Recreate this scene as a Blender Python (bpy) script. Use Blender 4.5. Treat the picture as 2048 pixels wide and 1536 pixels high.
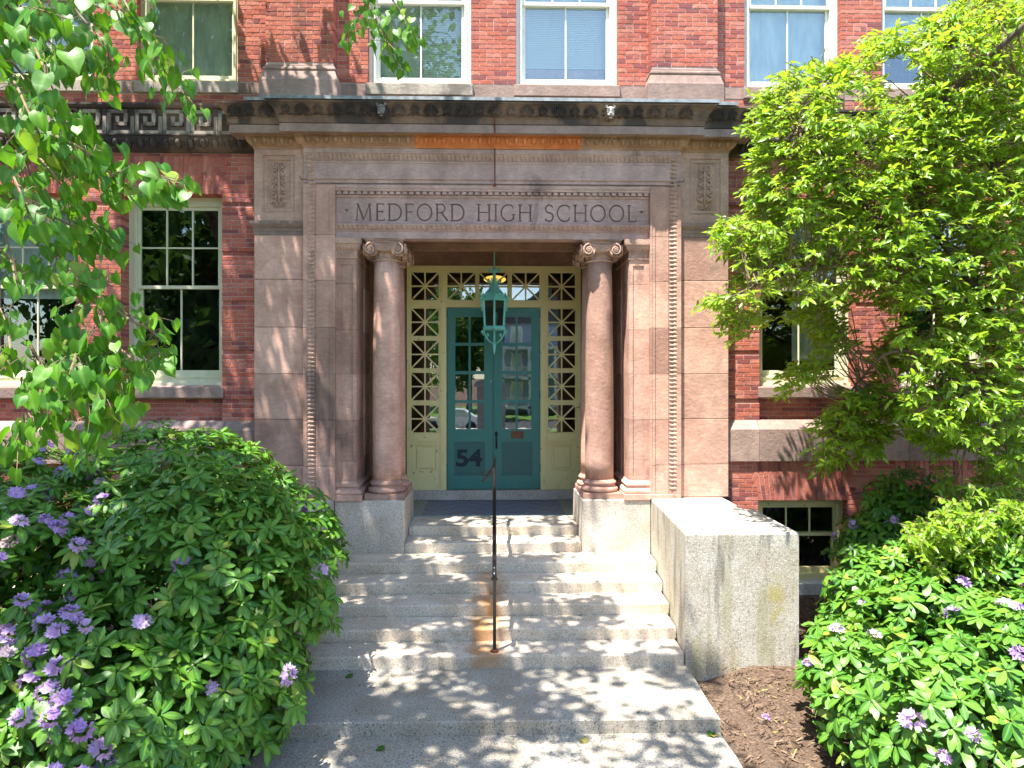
import bpy, math, random
import numpy as np
from mathutils import Matrix, Vector

S = bpy.context.scene
for o in list(bpy.data.objects):
    bpy.data.objects.remove(o)
R = math.radians
random.seed(7)
RNG = np.random.default_rng(11)

# ------------------------------------------------------------------ camera, sky, sun, exposure
F, HC, YH = 1400.0, 3.375, 750.0          # focal length in pixels of a 2048 wide frame, eye height, horizon row
TH = math.atan(37.0 / F)
cam_d = bpy.data.cameras.new('camera')
cam = bpy.data.objects.new('camera', cam_d)
S.collection.objects.link(cam)
cam.location = (0, 0, HC)
cam.rotation_euler = (R(90), 0, -TH)
cam_d.sensor_width = 36.0
cam_d.lens = F / 2048 * 36
cam_d.shift_y = -(768 - YH) / 2048
cam_d.clip_start = 0.05
cam_d.clip_end = 2000
S.camera = cam

SUN_EL, SUN_AZ = R(70.0), R(41.0)          # sun high, behind the camera and to its left
SX, SY, SZ = -math.sin(SUN_AZ) * math.cos(SUN_EL), -math.cos(SUN_AZ) * math.cos(SUN_EL), math.sin(SUN_EL)
W = bpy.data.worlds.new('World'); S.world = W; W.use_nodes = True
nt = W.node_tree
bg = nt.nodes['Background']
sky = nt.nodes.new('ShaderNodeTexSky'); sky.sky_type = 'NISHITA'; sky.sun_disc = False
sky.sun_elevation = SUN_EL; sky.sun_rotation = math.atan2(SX, SY)
sky.air_density = 1.0; sky.dust_density = 0.6; sky.ozone_density = 1.2
nt.links.new(sky.outputs[0], bg.inputs[0]); bg.inputs[1].default_value = 0.15
sun_d = bpy.data.lights.new('sun', 'SUN'); sun_d.energy = 5.0; sun_d.angle = R(0.53); sun_d.color = (1.0, 0.955, 0.88)
sun = bpy.data.objects.new('sun', sun_d); S.collection.objects.link(sun)
sun.rotation_euler = Vector((SX, SY, SZ)).to_track_quat('Z', 'Y').to_euler()
sun.location = (-6, -6, 20)
vs = S.view_settings
vs.view_transform = 'Standard'; vs.look = 'None'; vs.gamma = 1.0; vs.use_curve_mapping = False
vs.exposure = 1.85
S.cycles.use_denoising = True
S.cycles.max_bounces = 8; S.cycles.transparent_max_bounces = 12

# ------------------------------------------------------------------ pixel rows and columns of the photograph at a known distance
def X(px, D):
    t = (px - 1024) / F; T = math.tan(TH)
    return D * (t + T) / (1 - t * T)
def Z(py, D, x=0.0):
    return HC - (py - YH) * (D * math.cos(TH) + x * math.sin(TH)) / F
def P(px, py, D):
    x = X(px, D); return Vector((x, D, Z(py, D, x)))

# ------------------------------------------------------------------ mesh helpers
class MB:
    def __init__(s): s.v = []; s.f = []
    def add(s, vs_, fs):
        b = len(s.v); s.v += [tuple(p) for p in vs_]; s.f += [tuple(i + b for i in f) for f in fs]; return s
    def box(s, x0, x1, y0, y1, z0, z1, c=0.0):
        if c <= 0:
            s.add([(x0,y0,z0),(x1,y0,z0),(x1,y1,z0),(x0,y1,z0),(x0,y0,z1),(x1,y0,z1),(x1,y1,z1),(x0,y1,z1)],
                  [(0,1,5,4),(1,2,6,5),(2,3,7,6),(3,0,4,7),(4,5,6,7),(3,2,1,0)])
        else:   # front face (towards -y) chamfered by c
            s.add([(x0+c,y0,z0+c),(x1-c,y0,z0+c),(x1-c,y0,z1-c),(x0+c,y0,z1-c),
                   (x0,y0+c,z0),(x1,y0+c,z0),(x1,y0+c,z1),(x0,y0+c,z1),
                   (x0,y1,z0),(x1,y1,z0),(x1,y1,z1),(x0,y1,z1)],
                  [(0,1,2,3),(0,4,5,1),(1,5,6,2),(2,6,7,3),(3,7,4,0),(4,8,9,5),(5,9,10,6),(6,10,11,7),(7,11,8,4),(11,10,9,8)])
        return s
    def prism(s, poly, axis, a0, a1):
        # poly: 2D outline; axis 'x': (y,z), 'y': (x,z), 'z': (x,y)
        n = len(poly)
        mk = {'x': lambda u, w, a: (a, u, w), 'y': lambda u, w, a: (u, a, w), 'z': lambda u, w, a: (u, w, a)}[axis]
        vv = [mk(u, w, a0) for u, w in poly] + [mk(u, w, a1) for u, w in poly]
        ff = [(i, (i+1) % n, (i+1) % n + n, i + n) for i in range(n)] + [tuple(range(n))[::-1], tuple(range(n, 2*n))]
        return s.add(vv, ff)
    def sweep(s, path, prof, caps=True):
        # path of (x, y) seen from above, left to right facing -y; prof of (projection, z)
        n = len(path); m = len(prof); nn = []
        for i in range(n - 1):
            dx, dy = path[i+1][0]-path[i][0], path[i+1][1]-path[i][1]; l = math.hypot(dx, dy); nn.append((dy/l, -dx/l))
        vv = []
        for i in range(n):
            a = nn[max(i-1, 0)]; b = nn[min(i, n-2)]
            k = 1 + a[0]*b[0] + a[1]*b[1]; mx, my = (a[0]+b[0])/k, (a[1]+b[1])/k
            vv += [(path[i][0] + p*mx, path[i][1] + p*my, z) for p, z in prof]
        ff = [(i*m+j, (i+1)*m+j, (i+1)*m+j+1, i*m+j+1) for i in range(n-1) for j in range(m-1)]
        if caps: ff += [tuple(range(m)), tuple(range((n-1)*m, n*m))[::-1]]
        return s.add(vv, ff)
    def lathe(s, cx, cy, prof, n=24, a0=0.0):
        m = len(prof); vv = []
        for i in range(n):
            a = a0 + 2*math.pi*i/n
            vv += [(cx + r*math.cos(a), cy + r*math.sin(a), z) for r, z in prof]
        ff = [(i*m+j, ((i+1) % n)*m+j, ((i+1) % n)*m+j+1, i*m+j+1) for i in range(n) for j in range(m-1)]
        ff += [tuple(i*m for i in range(n))[::-1], tuple(i*m+m-1 for i in range(n))]
        return s.add(vv, ff)
    def tube(s, pts, r, n=6):
        pts = [Vector(p) for p in pts]; k = len(pts); vv = []
        rr = r if isinstance(r, (list, tuple)) else [r]*k
        u = None
        for i, p in enumerate(pts):
            d = pts[min(i+1, k-1)] - pts[max(i-1, 0)]
            if d.length < 1e-9: d = Vector((0, 0, 1))
            d.normalize()
            u = d.orthogonal() if u is None else u - u.dot(d)*d
            if u.length < 1e-4: u = d.orthogonal()
            u.normalize(); w = d.cross(u)
            vv += [tuple(p + rr[i]*(math.cos(2*math.pi*j/n)*u + math.sin(2*math.pi*j/n)*w)) for j in range(n)]
        ff = [(i*n+j, i*n+(j+1) % n, (i+1)*n+(j+1) % n, (i+1)*n+j) for i in range(k-1) for j in range(n)]
        ff += [tuple(range(n))[::-1], tuple(range((k-1)*n, k*n))]
        return s.add(vv, ff)
    def ell(s, c, r, n=12, m=8, rot=None):
        vv = []; ff = []
        for i in range(m+1):
            ph = math.pi*i/m
            for j in range(n):
                a = 2*math.pi*j/n
                v = Vector((r[0]*math.sin(ph)*math.cos(a), r[1]*math.sin(ph)*math.sin(a), r[2]*math.cos(ph)))
                if rot is not None: v = rot @ v
                vv.append((c[0]+v.x, c[1]+v.y, c[2]+v.z))
        ff = [(i*n+j, i*n+(j+1) % n, (i+1)*n+(j+1) % n, (i+1)*n+j) for i in range(m) for j in range(n)]
        return s.add(vv, ff)
    def mesh(s, name, smooth=False):
        me = bpy.data.meshes.new(name); me.from_pydata(s.v, [], s.f)
        if smooth: me.polygons.foreach_set('use_smooth', [True]*len(me.polygons))
        me.update(); return me
    def build(s, name, mat, parent=None, smooth=False, M=None):
        return link(name, s.mesh(name, smooth), mat, parent, M)

WM = {}
def link(name, me, mat, parent=None, M=None):
    if me is not None and mat is not None and not me.materials: me.materials.append(mat)
    o = bpy.data.objects.new(name, me); S.collection.objects.link(o)
    M = M or Matrix.Identity(4); o.matrix_basis = M
    WM[o.name] = M
    if parent is not None:
        o.parent = parent; o.matrix_parent_inverse = WM[parent.name].inverted()
    return o
def thing(name, label, cat, loc=(0, 0, 0), group=None):
    o = link(name, None, None, None, Matrix.Translation(loc)); o.empty_display_size = 0.2
    return tag(o, label, cat, group)
def tag(o, label=None, cat=None, group=None, kind=None):
    if label: o['label'] = label
    if cat: o['category'] = cat
    if group: o['group'] = group
    if kind: o['kind'] = kind
    return o
def T(x, y, z): return Matrix.Translation((x, y, z))

def np_mesh(name, V, Fc, smooth=True, attrs=None):
    me = bpy.data.meshes.new(name); V = np.asarray(V, np.float32); Fc = np.asarray(Fc, np.int32); k = Fc.shape[1]
    me.vertices.add(len(V)); me.vertices.foreach_set('co', V.ravel())
    me.loops.add(Fc.size); me.loops.foreach_set('vertex_index', Fc.ravel())
    me.polygons.add(len(Fc)); me.polygons.foreach_set('loop_start', np.arange(0, Fc.size, k, dtype=np.int32))
    if smooth: me.polygons.foreach_set('use_smooth', np.ones(len(Fc), bool))
    for an, av in (attrs or {}).items():
        a = me.attributes.new(an, 'FLOAT', 'POINT'); a.data.foreach_set('value', np.asarray(av, np.float32))
    me.update(calc_edges=True); me.validate(); return me
def inst_mesh(name, tv, tf, pos, Rm, sc, mid=None, smooth=True):
    N, n = len(pos), tv.shape[-2]
    V = (np.einsum('nij,vj->nvi', Rm, tv) if tv.ndim == 2 else np.einsum('nij,nvj->nvi', Rm, tv)) * np.asarray(sc)[:, None, None] + np.asarray(pos)[:, None, :]
    Fc = (tf[None] + (np.arange(N)*n)[:, None, None]).reshape(-1, tf.shape[1])
    at = {'rnd': np.repeat(RNG.random(N), n)}
    if mid is not None: at['mid'] = np.tile(mid, N)
    return np_mesh(name, V.reshape(-1, 3), Fc, smooth, at)
def frames(d, n):
    d = d/np.linalg.norm(d, axis=1, keepdims=True)
    z = n - (n*d).sum(1, keepdims=True)*d; z /= np.maximum(np.linalg.norm(z, axis=1, keepdims=True), 1e-6)
    y = np.cross(z, d); return np.stack([d, y, z], axis=2)

# ------------------------------------------------------------------ materials
class NT:
    def __init__(s, name):
        s.m = bpy.data.materials.new(name); s.m.use_nodes = True; s.t = s.m.node_tree
        s.b = s.t.nodes['Principled BSDF']; s.out = s.t.nodes['Material Output']
        s.geo = None
    def n(s, ty, **kw):
        nd = s.t.nodes.new(ty)
        for k, v in kw.items(): setattr(nd, k, v)
        return nd
    def set(s, sock, v):
        if isinstance(v, bpy.types.NodeSocket): s.t.links.new(v, sock)
        elif isinstance(v, (tuple, list)): sock.default_value = tuple(v) + ((1,) if len(v) == 3 and len(sock.default_value) == 4 else ())
        else: sock.default_value = v
    def pos(s, scale=(1, 1, 1), obj=False):
        if obj: o = s.n('ShaderNodeTexCoord').outputs['Object']
        else: o = s.n('ShaderNodeNewGeometry').outputs['Position']
        mp = s.n('ShaderNodeMapping'); s.set(mp.inputs[0], o); mp.inputs['Scale'].default_value = scale; return mp.outputs[0]
    def noise(s, scale, detail=4, vec=None, rough=0.55, dist=0.0):
        nd = s.n('ShaderNodeTexNoise'); nd.inputs['Scale'].default_value = scale; nd.inputs['Detail'].default_value = detail
        nd.inputs['Roughness'].default_value = rough; nd.inputs['Distortion'].default_value = dist
        s.set(nd.inputs['Vector'], vec if vec is not None else s.pos()); return nd.outputs[0]
    def ramp(s, fac, lo, hi, a=0.0, b=1.0):
        nd = s.n('ShaderNodeMapRange'); nd.interpolation_type = 'SMOOTHSTEP'
        s.set(nd.inputs[0], fac); nd.inputs[1].default_value = lo; nd.inputs[2].default_value = hi
        nd.inputs[3].default_value = a; nd.inputs[4].default_value = b; return nd.outputs[0]
    def mix(s, fac, a, b, mode='MIX'):
        nd = s.n('ShaderNodeMix', data_type='RGBA', blend_type=mode); s.set(nd.inputs[0], fac); s.set(nd.inputs[6], a); s.set(nd.inputs[7], b); return nd.outputs[2]
    def math(s, op, a, b=0.0, c=0.0):
        nd = s.n('ShaderNodeMath', operation=op); s.set(nd.inputs[0], a); s.set(nd.inputs[1], b); s.set(nd.inputs[2], c); return nd.outputs[0]
    def sep(s, vec):
        nd = s.n('ShaderNodeSeparateXYZ'); s.set(nd.inputs[0], vec); return nd.outputs
    def rnd(s): return s.n('ShaderNodeObjectInfo').outputs['Random']
    def bump(s, h, strength, dist=0.02):
        nd = s.n('ShaderNodeBump'); nd.inputs['Strength'].default_value = strength; nd.inputs['Distance'].default_value = dist
        s.set(nd.inputs['Height'], h); s.t.links.new(nd.outputs[0], s.b.inputs['Normal'])
    def fin(s, col, rough=0.8, spec=0.3, metal=0.0):
        s.set(s.b.inputs['Base Color'], col); s.set(s.b.inputs['Roughness'], rough)
        s.b.inputs['Specular IOR Level'].default_value = spec; s.b.inputs['Metallic'].default_value = metal; return s.m

def brownstone(name, c1, c2, dark=0.35, soot=0.45, rand=0.35, sootc=(0.05, 0.045, 0.045), thr=0.58):
    t = NT(name)
    a = t.noise(1.7, 6); f = t.noise(38, 4, None, 0.7); g = t.noise(9, 5, t.pos((1, 1, 3.2)))
    col = t.mix(t.ramp(a, 0.3, 0.7), c1, c2)
    col = t.mix(t.math('MULTIPLY', t.ramp(f, 0.35, 0.75), dark), col, tuple(0.5*x for x in c1))
    col = t.mix(t.math('MULTIPLY', t.ramp(g, 0.4, 0.75), 0.3), col, tuple(min(1, 1.35*x) for x in c2))
    hs = t.n('ShaderNodeHueSaturation'); t.set(hs.inputs['Value'], t.math('MULTIPLY_ADD', t.rnd(), rand, 1-rand/2)); t.set(hs.inputs['Color'], col); hs.inputs['Saturation'].default_value = 1.0
    col = None
    lp = t.noise(3.1, 6, t.pos((1.0, 1.0, 0.7)), 0.65, 0.6)
    hv = t.n('ShaderNodeHueSaturation'); t.set(hv.inputs['Value'], t.ramp(lp, 0.3, 0.72, 0.82, 1.14)); t.set(hv.inputs['Color'], hs.outputs[0])
    st = t.noise(1.3, 5, t.pos((1.0, 1.0, 0.55)), 0.6, 0.4)
    col = t.mix(t.math('MULTIPLY', t.ramp(st, thr, thr+0.12), soot), hv.outputs[0], sootc)
    h = t.math('ADD', t.math('MULTIPLY', t.noise(90, 3), 0.6), t.noise(22, 4))
    t.bump(h, 0.55, 0.012)
    return t.fin(col, 0.9, 0.2)

def paint(name, c, rough=0.45, wear=None, var=0.12, spec=0.4):
    t = NT(name)
    col = t.mix(t.math('MULTIPLY', t.noise(6, 4), var*2), c, tuple(x*0.72 for x in c))
    gr = t.noise(14, 5, t.pos((1, 1, 0.25)))
    col = t.mix(t.math('MULTIPLY', t.ramp(gr, 0.55, 0.78), 0.35), col, tuple(x*0.55 for x in c))
    if wear: col = t.mix(t.ramp(t.noise(11, 6), 0.665, 0.70), col, wear)
    t.bump(t.noise(60, 3), 0.12, 0.004)
    return t.fin(col, rough, spec)

def granite(name, c, warm=0.25, rust=False, moss=False, spots=0.6):
    t = NT(name)
    v1 = t.noise(44, 3, None, 0.75); v2 = t.noise(62, 3, t.pos((1.1, 0.9, 1.0)), 0.75); big = t.noise(2.3, 5)
    col = t.mix(t.ramp(big, 0.3, 0.7), c, tuple(x*y for x, y in zip(c, (0.78, 0.73, 0.66))))
    col = t.mix(t.math('MULTIPLY', t.ramp(v1, 0.53, 0.62), spots), col, tuple(x*0.25 for x in c))
    col = t.mix(t.math('MULTIPLY', t.ramp(v2, 0.54, 0.63), 0.6), col, tuple(min(0.85, x*1.7) for x in c))
    col = t.mix(t.math('MULTIPLY', t.ramp(t.noise(3.1, 4), 0.5, 0.75), warm), col, (0.40, 0.27, 0.17))
    x, y, z = t.sep(t.pos())
    if rust:
        nz = t.noise(3.5, 4); nz2 = t.math('MULTIPLY', t.math('SUBTRACT', nz, 0.5), 0.34)
        ax = t.math('ABSOLUTE', t.math('ADD', x, t.math('ADD', nz2, 0.055)))
        m1 = t.ramp(ax, 0.09, 0.29, 1.0, 0.0)
        up = t.ramp(z, 0.58, 0.66, 1.0, 0.0); band = t.ramp(t.math('PINGPONG', z, 0.30), 0.02, 0.22, 0.75, 1.0)
        fac = t.math('MULTIPLY', t.math('MULTIPLY', m1, up), t.math('MULTIPLY', band, t.ramp(nz, 0.3, 0.62, 0.35, 0.95)))
        col = t.mix(t.math('MULTIPLY', fac, 0.88), col, (0.38, 0.165, 0.035))
        # dark joint grime where the steps meet
        col = t.mix(t.math('MULTIPLY', t.ramp(t.noise(7, 5, t.pos((0.4, 1, 1))), 0.6, 0.8), 0.35), col, (0.10, 0.085, 0.06))
    if moss:
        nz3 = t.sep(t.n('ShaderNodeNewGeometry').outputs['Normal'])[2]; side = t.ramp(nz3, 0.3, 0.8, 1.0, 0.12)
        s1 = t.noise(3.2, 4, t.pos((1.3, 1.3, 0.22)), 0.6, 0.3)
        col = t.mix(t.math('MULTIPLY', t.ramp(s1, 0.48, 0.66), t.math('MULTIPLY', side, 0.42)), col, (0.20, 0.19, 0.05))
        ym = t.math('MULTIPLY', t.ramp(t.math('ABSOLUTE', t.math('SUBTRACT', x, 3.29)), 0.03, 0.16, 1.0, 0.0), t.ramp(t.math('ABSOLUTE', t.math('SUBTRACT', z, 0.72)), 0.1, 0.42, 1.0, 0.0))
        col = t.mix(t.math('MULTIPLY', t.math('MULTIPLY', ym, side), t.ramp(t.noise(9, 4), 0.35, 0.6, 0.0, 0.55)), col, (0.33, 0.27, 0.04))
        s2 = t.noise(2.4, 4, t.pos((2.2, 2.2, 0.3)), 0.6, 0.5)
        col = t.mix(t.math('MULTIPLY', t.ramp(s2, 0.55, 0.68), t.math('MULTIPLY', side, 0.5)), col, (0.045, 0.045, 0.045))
    t.bump(t.math('ADD', t.noise(110, 3), t.math('MULTIPLY', t.noise(30, 3), 0.7)), 0.5, 0.008)
    return t.fin(col, 0.85, 0.3)

def flat(name, c, rough=0.6, metal=0.0, spec=0.3, var=0.0):
    t = NT(name); col = c
    if var: col = t.mix(t.ramp(t.noise(12, 5), 0.35, 0.7), c, tuple(x*(1-var) for x in c))
    return t.fin(col, rough, spec, metal)

def emit(name, c, st):
    t = NT(name); t.set(t.b.inputs['Emission Color'], c); t.b.inputs['Emission Strength'].default_value = st; return t.fin(c, 0.5)

def glass_mat(name, tint=(0.9, 0.95, 0.93), refl=0.16, rough=0.0, wav=0.35):
    t = NT(name); tr = t.n('ShaderNodeBsdfTransparent'); tr.inputs[0].default_value = tint + (1,)
    gl = t.n('ShaderNodeBsdfGlossy'); gl.inputs['Roughness'].default_value = rough; gl.inputs[0].default_value = (1, 1, 1, 1)
    bp = t.n('ShaderNodeBump'); bp.inputs['Strength'].default_value = wav; bp.inputs['Distance'].default_value = 0.002
    t.set(bp.inputs['Height'], t.noise(3.2, 2)); t.t.links.new(bp.outputs[0], gl.inputs['Normal'])
    lw = t.n('ShaderNodeLayerWeight'); lw.inputs['Blend'].default_value = 0.12
    fac = t.math('MINIMUM', t.math('MULTIPLY_ADD', lw.outputs['Fresnel'], 1.0, refl), 1.0)
    mx = t.n('ShaderNodeMixShader'); t.set(mx.inputs[0], fac); t.t.links.new(tr.outputs[0], mx.inputs[1]); t.t.links.new(gl.outputs[0], mx.inputs[2])
    t.t.links.new(mx.outputs[0], t.out.inputs['Surface']); return t.m

def leaf_mat(name, c1, c2, rib, trans=0.35, rough=0.4, tcol=None, spec=0.5, ribw=0.6):
    t = NT(name)
    a = t.n('ShaderNodeAttribute', attribute_name='rnd').outputs['Fac']
    mid = t.n('ShaderNodeAttribute', attribute_name='mid').outputs['Fac']
    r = t.math('FRACT', t.math('ADD', a, t.rnd()))
    col = t.mix(r, c1, c2)
    col = t.mix(t.math('MULTIPLY', t.ramp(r, 0.93, 0.97), 0.6), col, (0.28, 0.27, 0.04))
    col = t.mix(t.math('MULTIPLY', t.ramp(t.noise(26, 3), 0.4, 0.75), 0.25), col, tuple(x*0.6 for x in c1))
    col = t.mix(t.math('MULTIPLY', t.ramp(mid, 0.62, 1.0), ribw), col, rib)
    t.fin(col, rough, spec)
    tl = t.n('ShaderNodeBsdfTranslucent'); t.set(tl.inputs[0], t.mix(0.5, col, tcol or tuple(min(1, x*2.2) for x in c2)))
    mx = t.n('ShaderNodeMixShader'); mx.inputs[0].default_value = trans
    t.t.links.new(t.b.outputs[0], mx.inputs[1]); t.t.links.new(tl.outputs[0], mx.inputs[2]); t.t.links.new(mx.outputs[0], t.out.inputs['Surface'])
    t.bump(t.noise(70, 2), 0.2, 0.003)
    return t.m

def brick_mat(name):
    t = NT(name)
    isl = t.n('ShaderNodeNewGeometry').outputs['Random Per Island']
    r = t.math('FRACT', t.math('ADD', isl, t.rnd()))
    cr = t.n('ShaderNodeValToRGB'); t.set(cr.inputs[0], r); e = cr.color_ramp.elements
    stops = [(0.0, (0.37, 0.095, 0.06)), (0.2, (0.46, 0.15, 0.10)), (0.45, (0.40, 0.11, 0.075)), (0.65, (0.52, 0.20, 0.145)), (0.85, (0.31, 0.085, 0.07)), (1.0, (0.20, 0.07, 0.07))]
    e[0].position, e[0].color = 0.0, stops[0][1] + (1,); e[1].position, e[1].color = 1.0, stops[-1][1] + (1,)
    for p_, c_ in stops[1:-1]:
        q = e.new(p_); q.color = c_ + (1,)
    col = t.mix(t.math('MULTIPLY', t.ramp(t.noise(38, 4), 0.4, 0.75), 0.5), cr.outputs[0], (0.20, 0.055, 0.045))
    col = t.mix(t.math('MULTIPLY', t.ramp(t.noise(7, 5), 0.55, 0.8), 0.35), col, (0.52, 0.33, 0.27))
    col = t.mix(t.math('MULTIPLY', t.ramp(t.noise(1.1, 5), 0.5, 0.75), 0.4), col, (0.14, 0.05, 0.045))
    col = t.mix(t.math('MULTIPLY', t.ramp(t.noise(1.6, 5, t.pos((1.4, 1, 0.35)), 0.65, 0.5), 0.56, 0.72), 0.5), col, (0.085, 0.045, 0.04))
    t.bump(t.math('ADD', t.noise(60, 4), t.noise(15, 3)), 0.6, 0.010)
    return t.fin(col, 0.9, 0.2)

M = {}
M['brick'] = brick_mat('brick')
M['mortar'] = flat('mortar', (0.52, 0.37, 0.32), 0.95, var=0.3)
M['stone'] = brownstone('brownstone', (0.40, 0.225, 0.17), (0.53, 0.325, 0.25), thr=0.57, dark=0.25, rand=0.5, soot=0.5)
M['stone_trim'] = brownstone('brownstone_trim', (0.43, 0.285, 0.25), (0.53, 0.365, 0.325), soot=0.7, thr=0.60, rand=0.1)
M['stone_cap'] = brownstone('brownstone_cap', (0.45, 0.28, 0.215), (0.53, 0.345, 0.265), soot=0.35, rand=0.1)
M['stone_tan'] = brownstone('tan_stone', (0.36, 0.215, 0.135), (0.43, 0.265, 0.175), soot=0.3, rand=0.15)
M['stone_new'] = brownstone('orange_stone', (0.62, 0.20, 0.07), (0.68, 0.26, 0.105), soot=0.1, rand=0.1)
M['stone_black'] = brownstone('sooty_stone', (0.115, 0.085, 0.07), (0.21, 0.145, 0.11), soot=0.85, thr=0.42, rand=0.5, sootc=(0.04, 0.036, 0.038))
M['stone_cornice'] = brownstone('cornice_stone', (0.17, 0.11, 0.08), (0.25, 0.165, 0.12), soot=0.85, thr=0.47, rand=0.3, sootc=(0.045, 0.04, 0.042))
M['stone_grey'] = brownstone('grey_stone', (0.30, 0.25, 0.21), (0.40, 0.34, 0.28), soot=0.6, thr=0.5, rand=0.3)
M['belt'] = brownstone('belt_stone', (0.27, 0.185, 0.155), (0.34, 0.24, 0.20), soot=0.3)
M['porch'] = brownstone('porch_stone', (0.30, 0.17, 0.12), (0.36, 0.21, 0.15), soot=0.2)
M['granite'] = granite('granite', (0.52, 0.465, 0.405))
M['granite_step'] = granite('granite_step', (0.58, 0.50, 0.41), 0.28, rust=True)
M['granite_moss'] = granite('granite_moss', (0.44, 0.41, 0.355), 0.15, moss=True)
M['cream'] = paint('cream_paint', (0.76, 0.66, 0.31), 0.5, (0.30, 0.22, 0.12))
M['olive'] = paint('pale_olive_paint', (0.60, 0.58, 0.40), 0.5)
M['white'] = paint('white_paint', (0.74, 0.73, 0.64), 0.5)
M['green'] = paint('green_paint', (0.035, 0.205, 0.175), 0.38, (0.10, 0.26, 0.22), 0.35)
M['green_trim'] = paint('green_trim', (0.024, 0.13, 0.12), 0.4, None, 0.25)
M['digit'] = flat('dark_print', (0.012, 0.03, 0.04), 0.6)
M['glass'] = glass_mat('window_glass', refl=0.07)
M['glass_up'] = glass_mat('upper_glass', refl=0.12)
M['glass_door'] = glass_mat('door_glass', (0.75, 0.82, 0.8), 0.16, 0.0, 0.2)
M['shade'] = flat('window_shade', (0.66, 0.68, 0.66), 0.8, var=0.1)
M['shade'] = None
def shade_mat():
    t = NT('shade_cloth'); w = t.noise(5, 4, t.pos((1.6, 1, 0.5))); col = t.mix(t.ramp(w, 0.3, 0.7), (0.44, 0.46, 0.45), (0.60, 0.61, 0.59)); t.bump(t.noise(2.2, 3, t.pos((3.0, 1, 0.6))), 0.9, 0.05); return t.fin(col, 0.85, 0.2)  # cloud reflections painted into the cloth colour as soft mottling
M['shade'] = shade_mat()
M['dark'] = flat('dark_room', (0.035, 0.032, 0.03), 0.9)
M['copper'] = flat('flashing', (0.30, 0.32, 0.33), 0.55, 0.2, var=0.4)
M['verdigris'] = paint('verdigris', (0.19, 0.57, 0.47), 0.55, (0.05, 0.13, 0.11), 0.4)
M['lantern_glass'] = glass_mat('lantern_glass', (0.28, 0.38, 0.36), 0.06, 0.25, 0.0)
M['iron'] = flat('black_iron', (0.012, 0.011, 0.012), 0.28, 0.0, 0.6)
M['rusty'] = flat('rusty_iron', (0.20, 0.055, 0.03), 0.8, var=0.5)
M['bronze'] = flat('bronze_plaque', (0.16, 0.075, 0.04), 0.5, 0.4, var=0.3)
M['chalk'] = brownstone('lime_crust', (0.34, 0.31, 0.28), (0.62, 0.59, 0.54), soot=0.6, thr=0.46)
M['slab'] = granite('pebble_concrete', (0.34, 0.315, 0.27), 0.18, spots=0.9)
M['concrete'] = flat('pale_concrete', (0.55, 0.52, 0.46), 0.9, var=0.25)
M['lamp'] = emit('amber_lamp', (1.0, 0.5, 0.08), 0.9)
def mosaic():
    t = NT('mosaic'); x, y, z = t.sep(t.pos())
    zig = t.math('PINGPONG', x, 0.5); u = t.math('ADD', t.math('MULTIPLY', zig, 0.9), y)
    w = t.math('PINGPONG', u, 0.055); line = t.ramp(w, 0.016, 0.024)
    w2 = t.math('PINGPONG', t.math('SUBTRACT', t.math('MULTIPLY', zig, 0.9), y), 0.21)
    col = t.mix(line, (0.36, 0.42, 0.48), (0.07, 0.085, 0.14)); col = t.mix(t.math('MULTIPLY', t.ramp(w2, 0.15, 0.17), 0.7), col, (0.22, 0.09, 0.12))
    bor = t.ramp(t.math('ABSOLUTE', x), 1.20, 1.205); col = t.mix(bor, col, (0.30, 0.31, 0.22))
    col = t.mix(t.ramp(y, 11.66, 11.665, 1.0, 0.0), col, (0.24, 0.30, 0.30))
    v = t.n('ShaderNodeTexVoronoi', feature='DISTANCE_TO_EDGE'); v.inputs['Scale'].default_value = 45; t.set(v.inputs['Vector'], t.pos())
    col = t.mix(t.ramp(v.outputs['Distance'], 0.02, 0.06, 0.5, 0.0), col, (0.2, 0.2, 0.2))
    return t.fin(col, 0.5, 0.4)
M['mosaic'] = mosaic()
def soil():
    t = NT('bark_soil'); n1 = t.noise(34, 5, None, 0.7); n2 = t.noise(3, 5)
    col = t.mix(t.ramp(n1, 0.35, 0.7), (0.075, 0.05, 0.035), (0.19, 0.132, 0.095)); col = t.mix(t.ramp(n2, 0.3, 0.8, 0.0, 0.5), col, (0.10, 0.065, 0.045))
    t.bump(n1, 1.0, 0.03); return t.fin(col, 0.95, 0.1)
M['soil'] = soil()
M['chip'] = leaf_mat('bark_chip', (0.085, 0.052, 0.035), (0.24, 0.165, 0.11), (0.2, 0.1, 0.05), 0.0, 0.9, spec=0.1)
M['bark'] = flat('bark', (0.15, 0.115, 0.085), 0.95, var=0.5)
M['twig'] = flat('twig', (0.22, 0.16, 0.09), 0.9, var=0.4)
M['leaf_mul'] = leaf_mat('broad_leaf', (0.03, 0.135, 0.01), (0.105, 0.265, 0.015), (0.18, 0.34, 0.05), 0.36, 0.45, (0.25, 0.58, 0.01), 0.32)
M['leaf_tree'] = leaf_mat('light_leaf', (0.095, 0.23, 0.012), (0.25, 0.41, 0.025), (0.36, 0.48, 0.08), 0.45, 0.34, (0.60, 0.78, 0.03))
M['leaf_rho'] = leaf_mat('leathery_leaf', (0.03, 0.12, 0.012), (0.12, 0.265, 0.022), (0.19, 0.36, 0.06), 0.17, 0.42, (0.34, 0.58, 0.02), 0.35, 0.5)
M['leaf_far'] = leaf_mat('far_leaf', (0.03, 0.085, 0.015), (0.07, 0.16, 0.025), (0.09, 0.18, 0.04), 0.25, 0.6, (0.15, 0.3, 0.03), 0.2)
M['petal'] = leaf_mat('petal', (0.44, 0.27, 0.58), (0.76, 0.56, 0.76), (0.75, 0.60, 0.80), 0.3, 0.6, (0.75, 0.5, 0.85), 0.2, 0.4)
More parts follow.
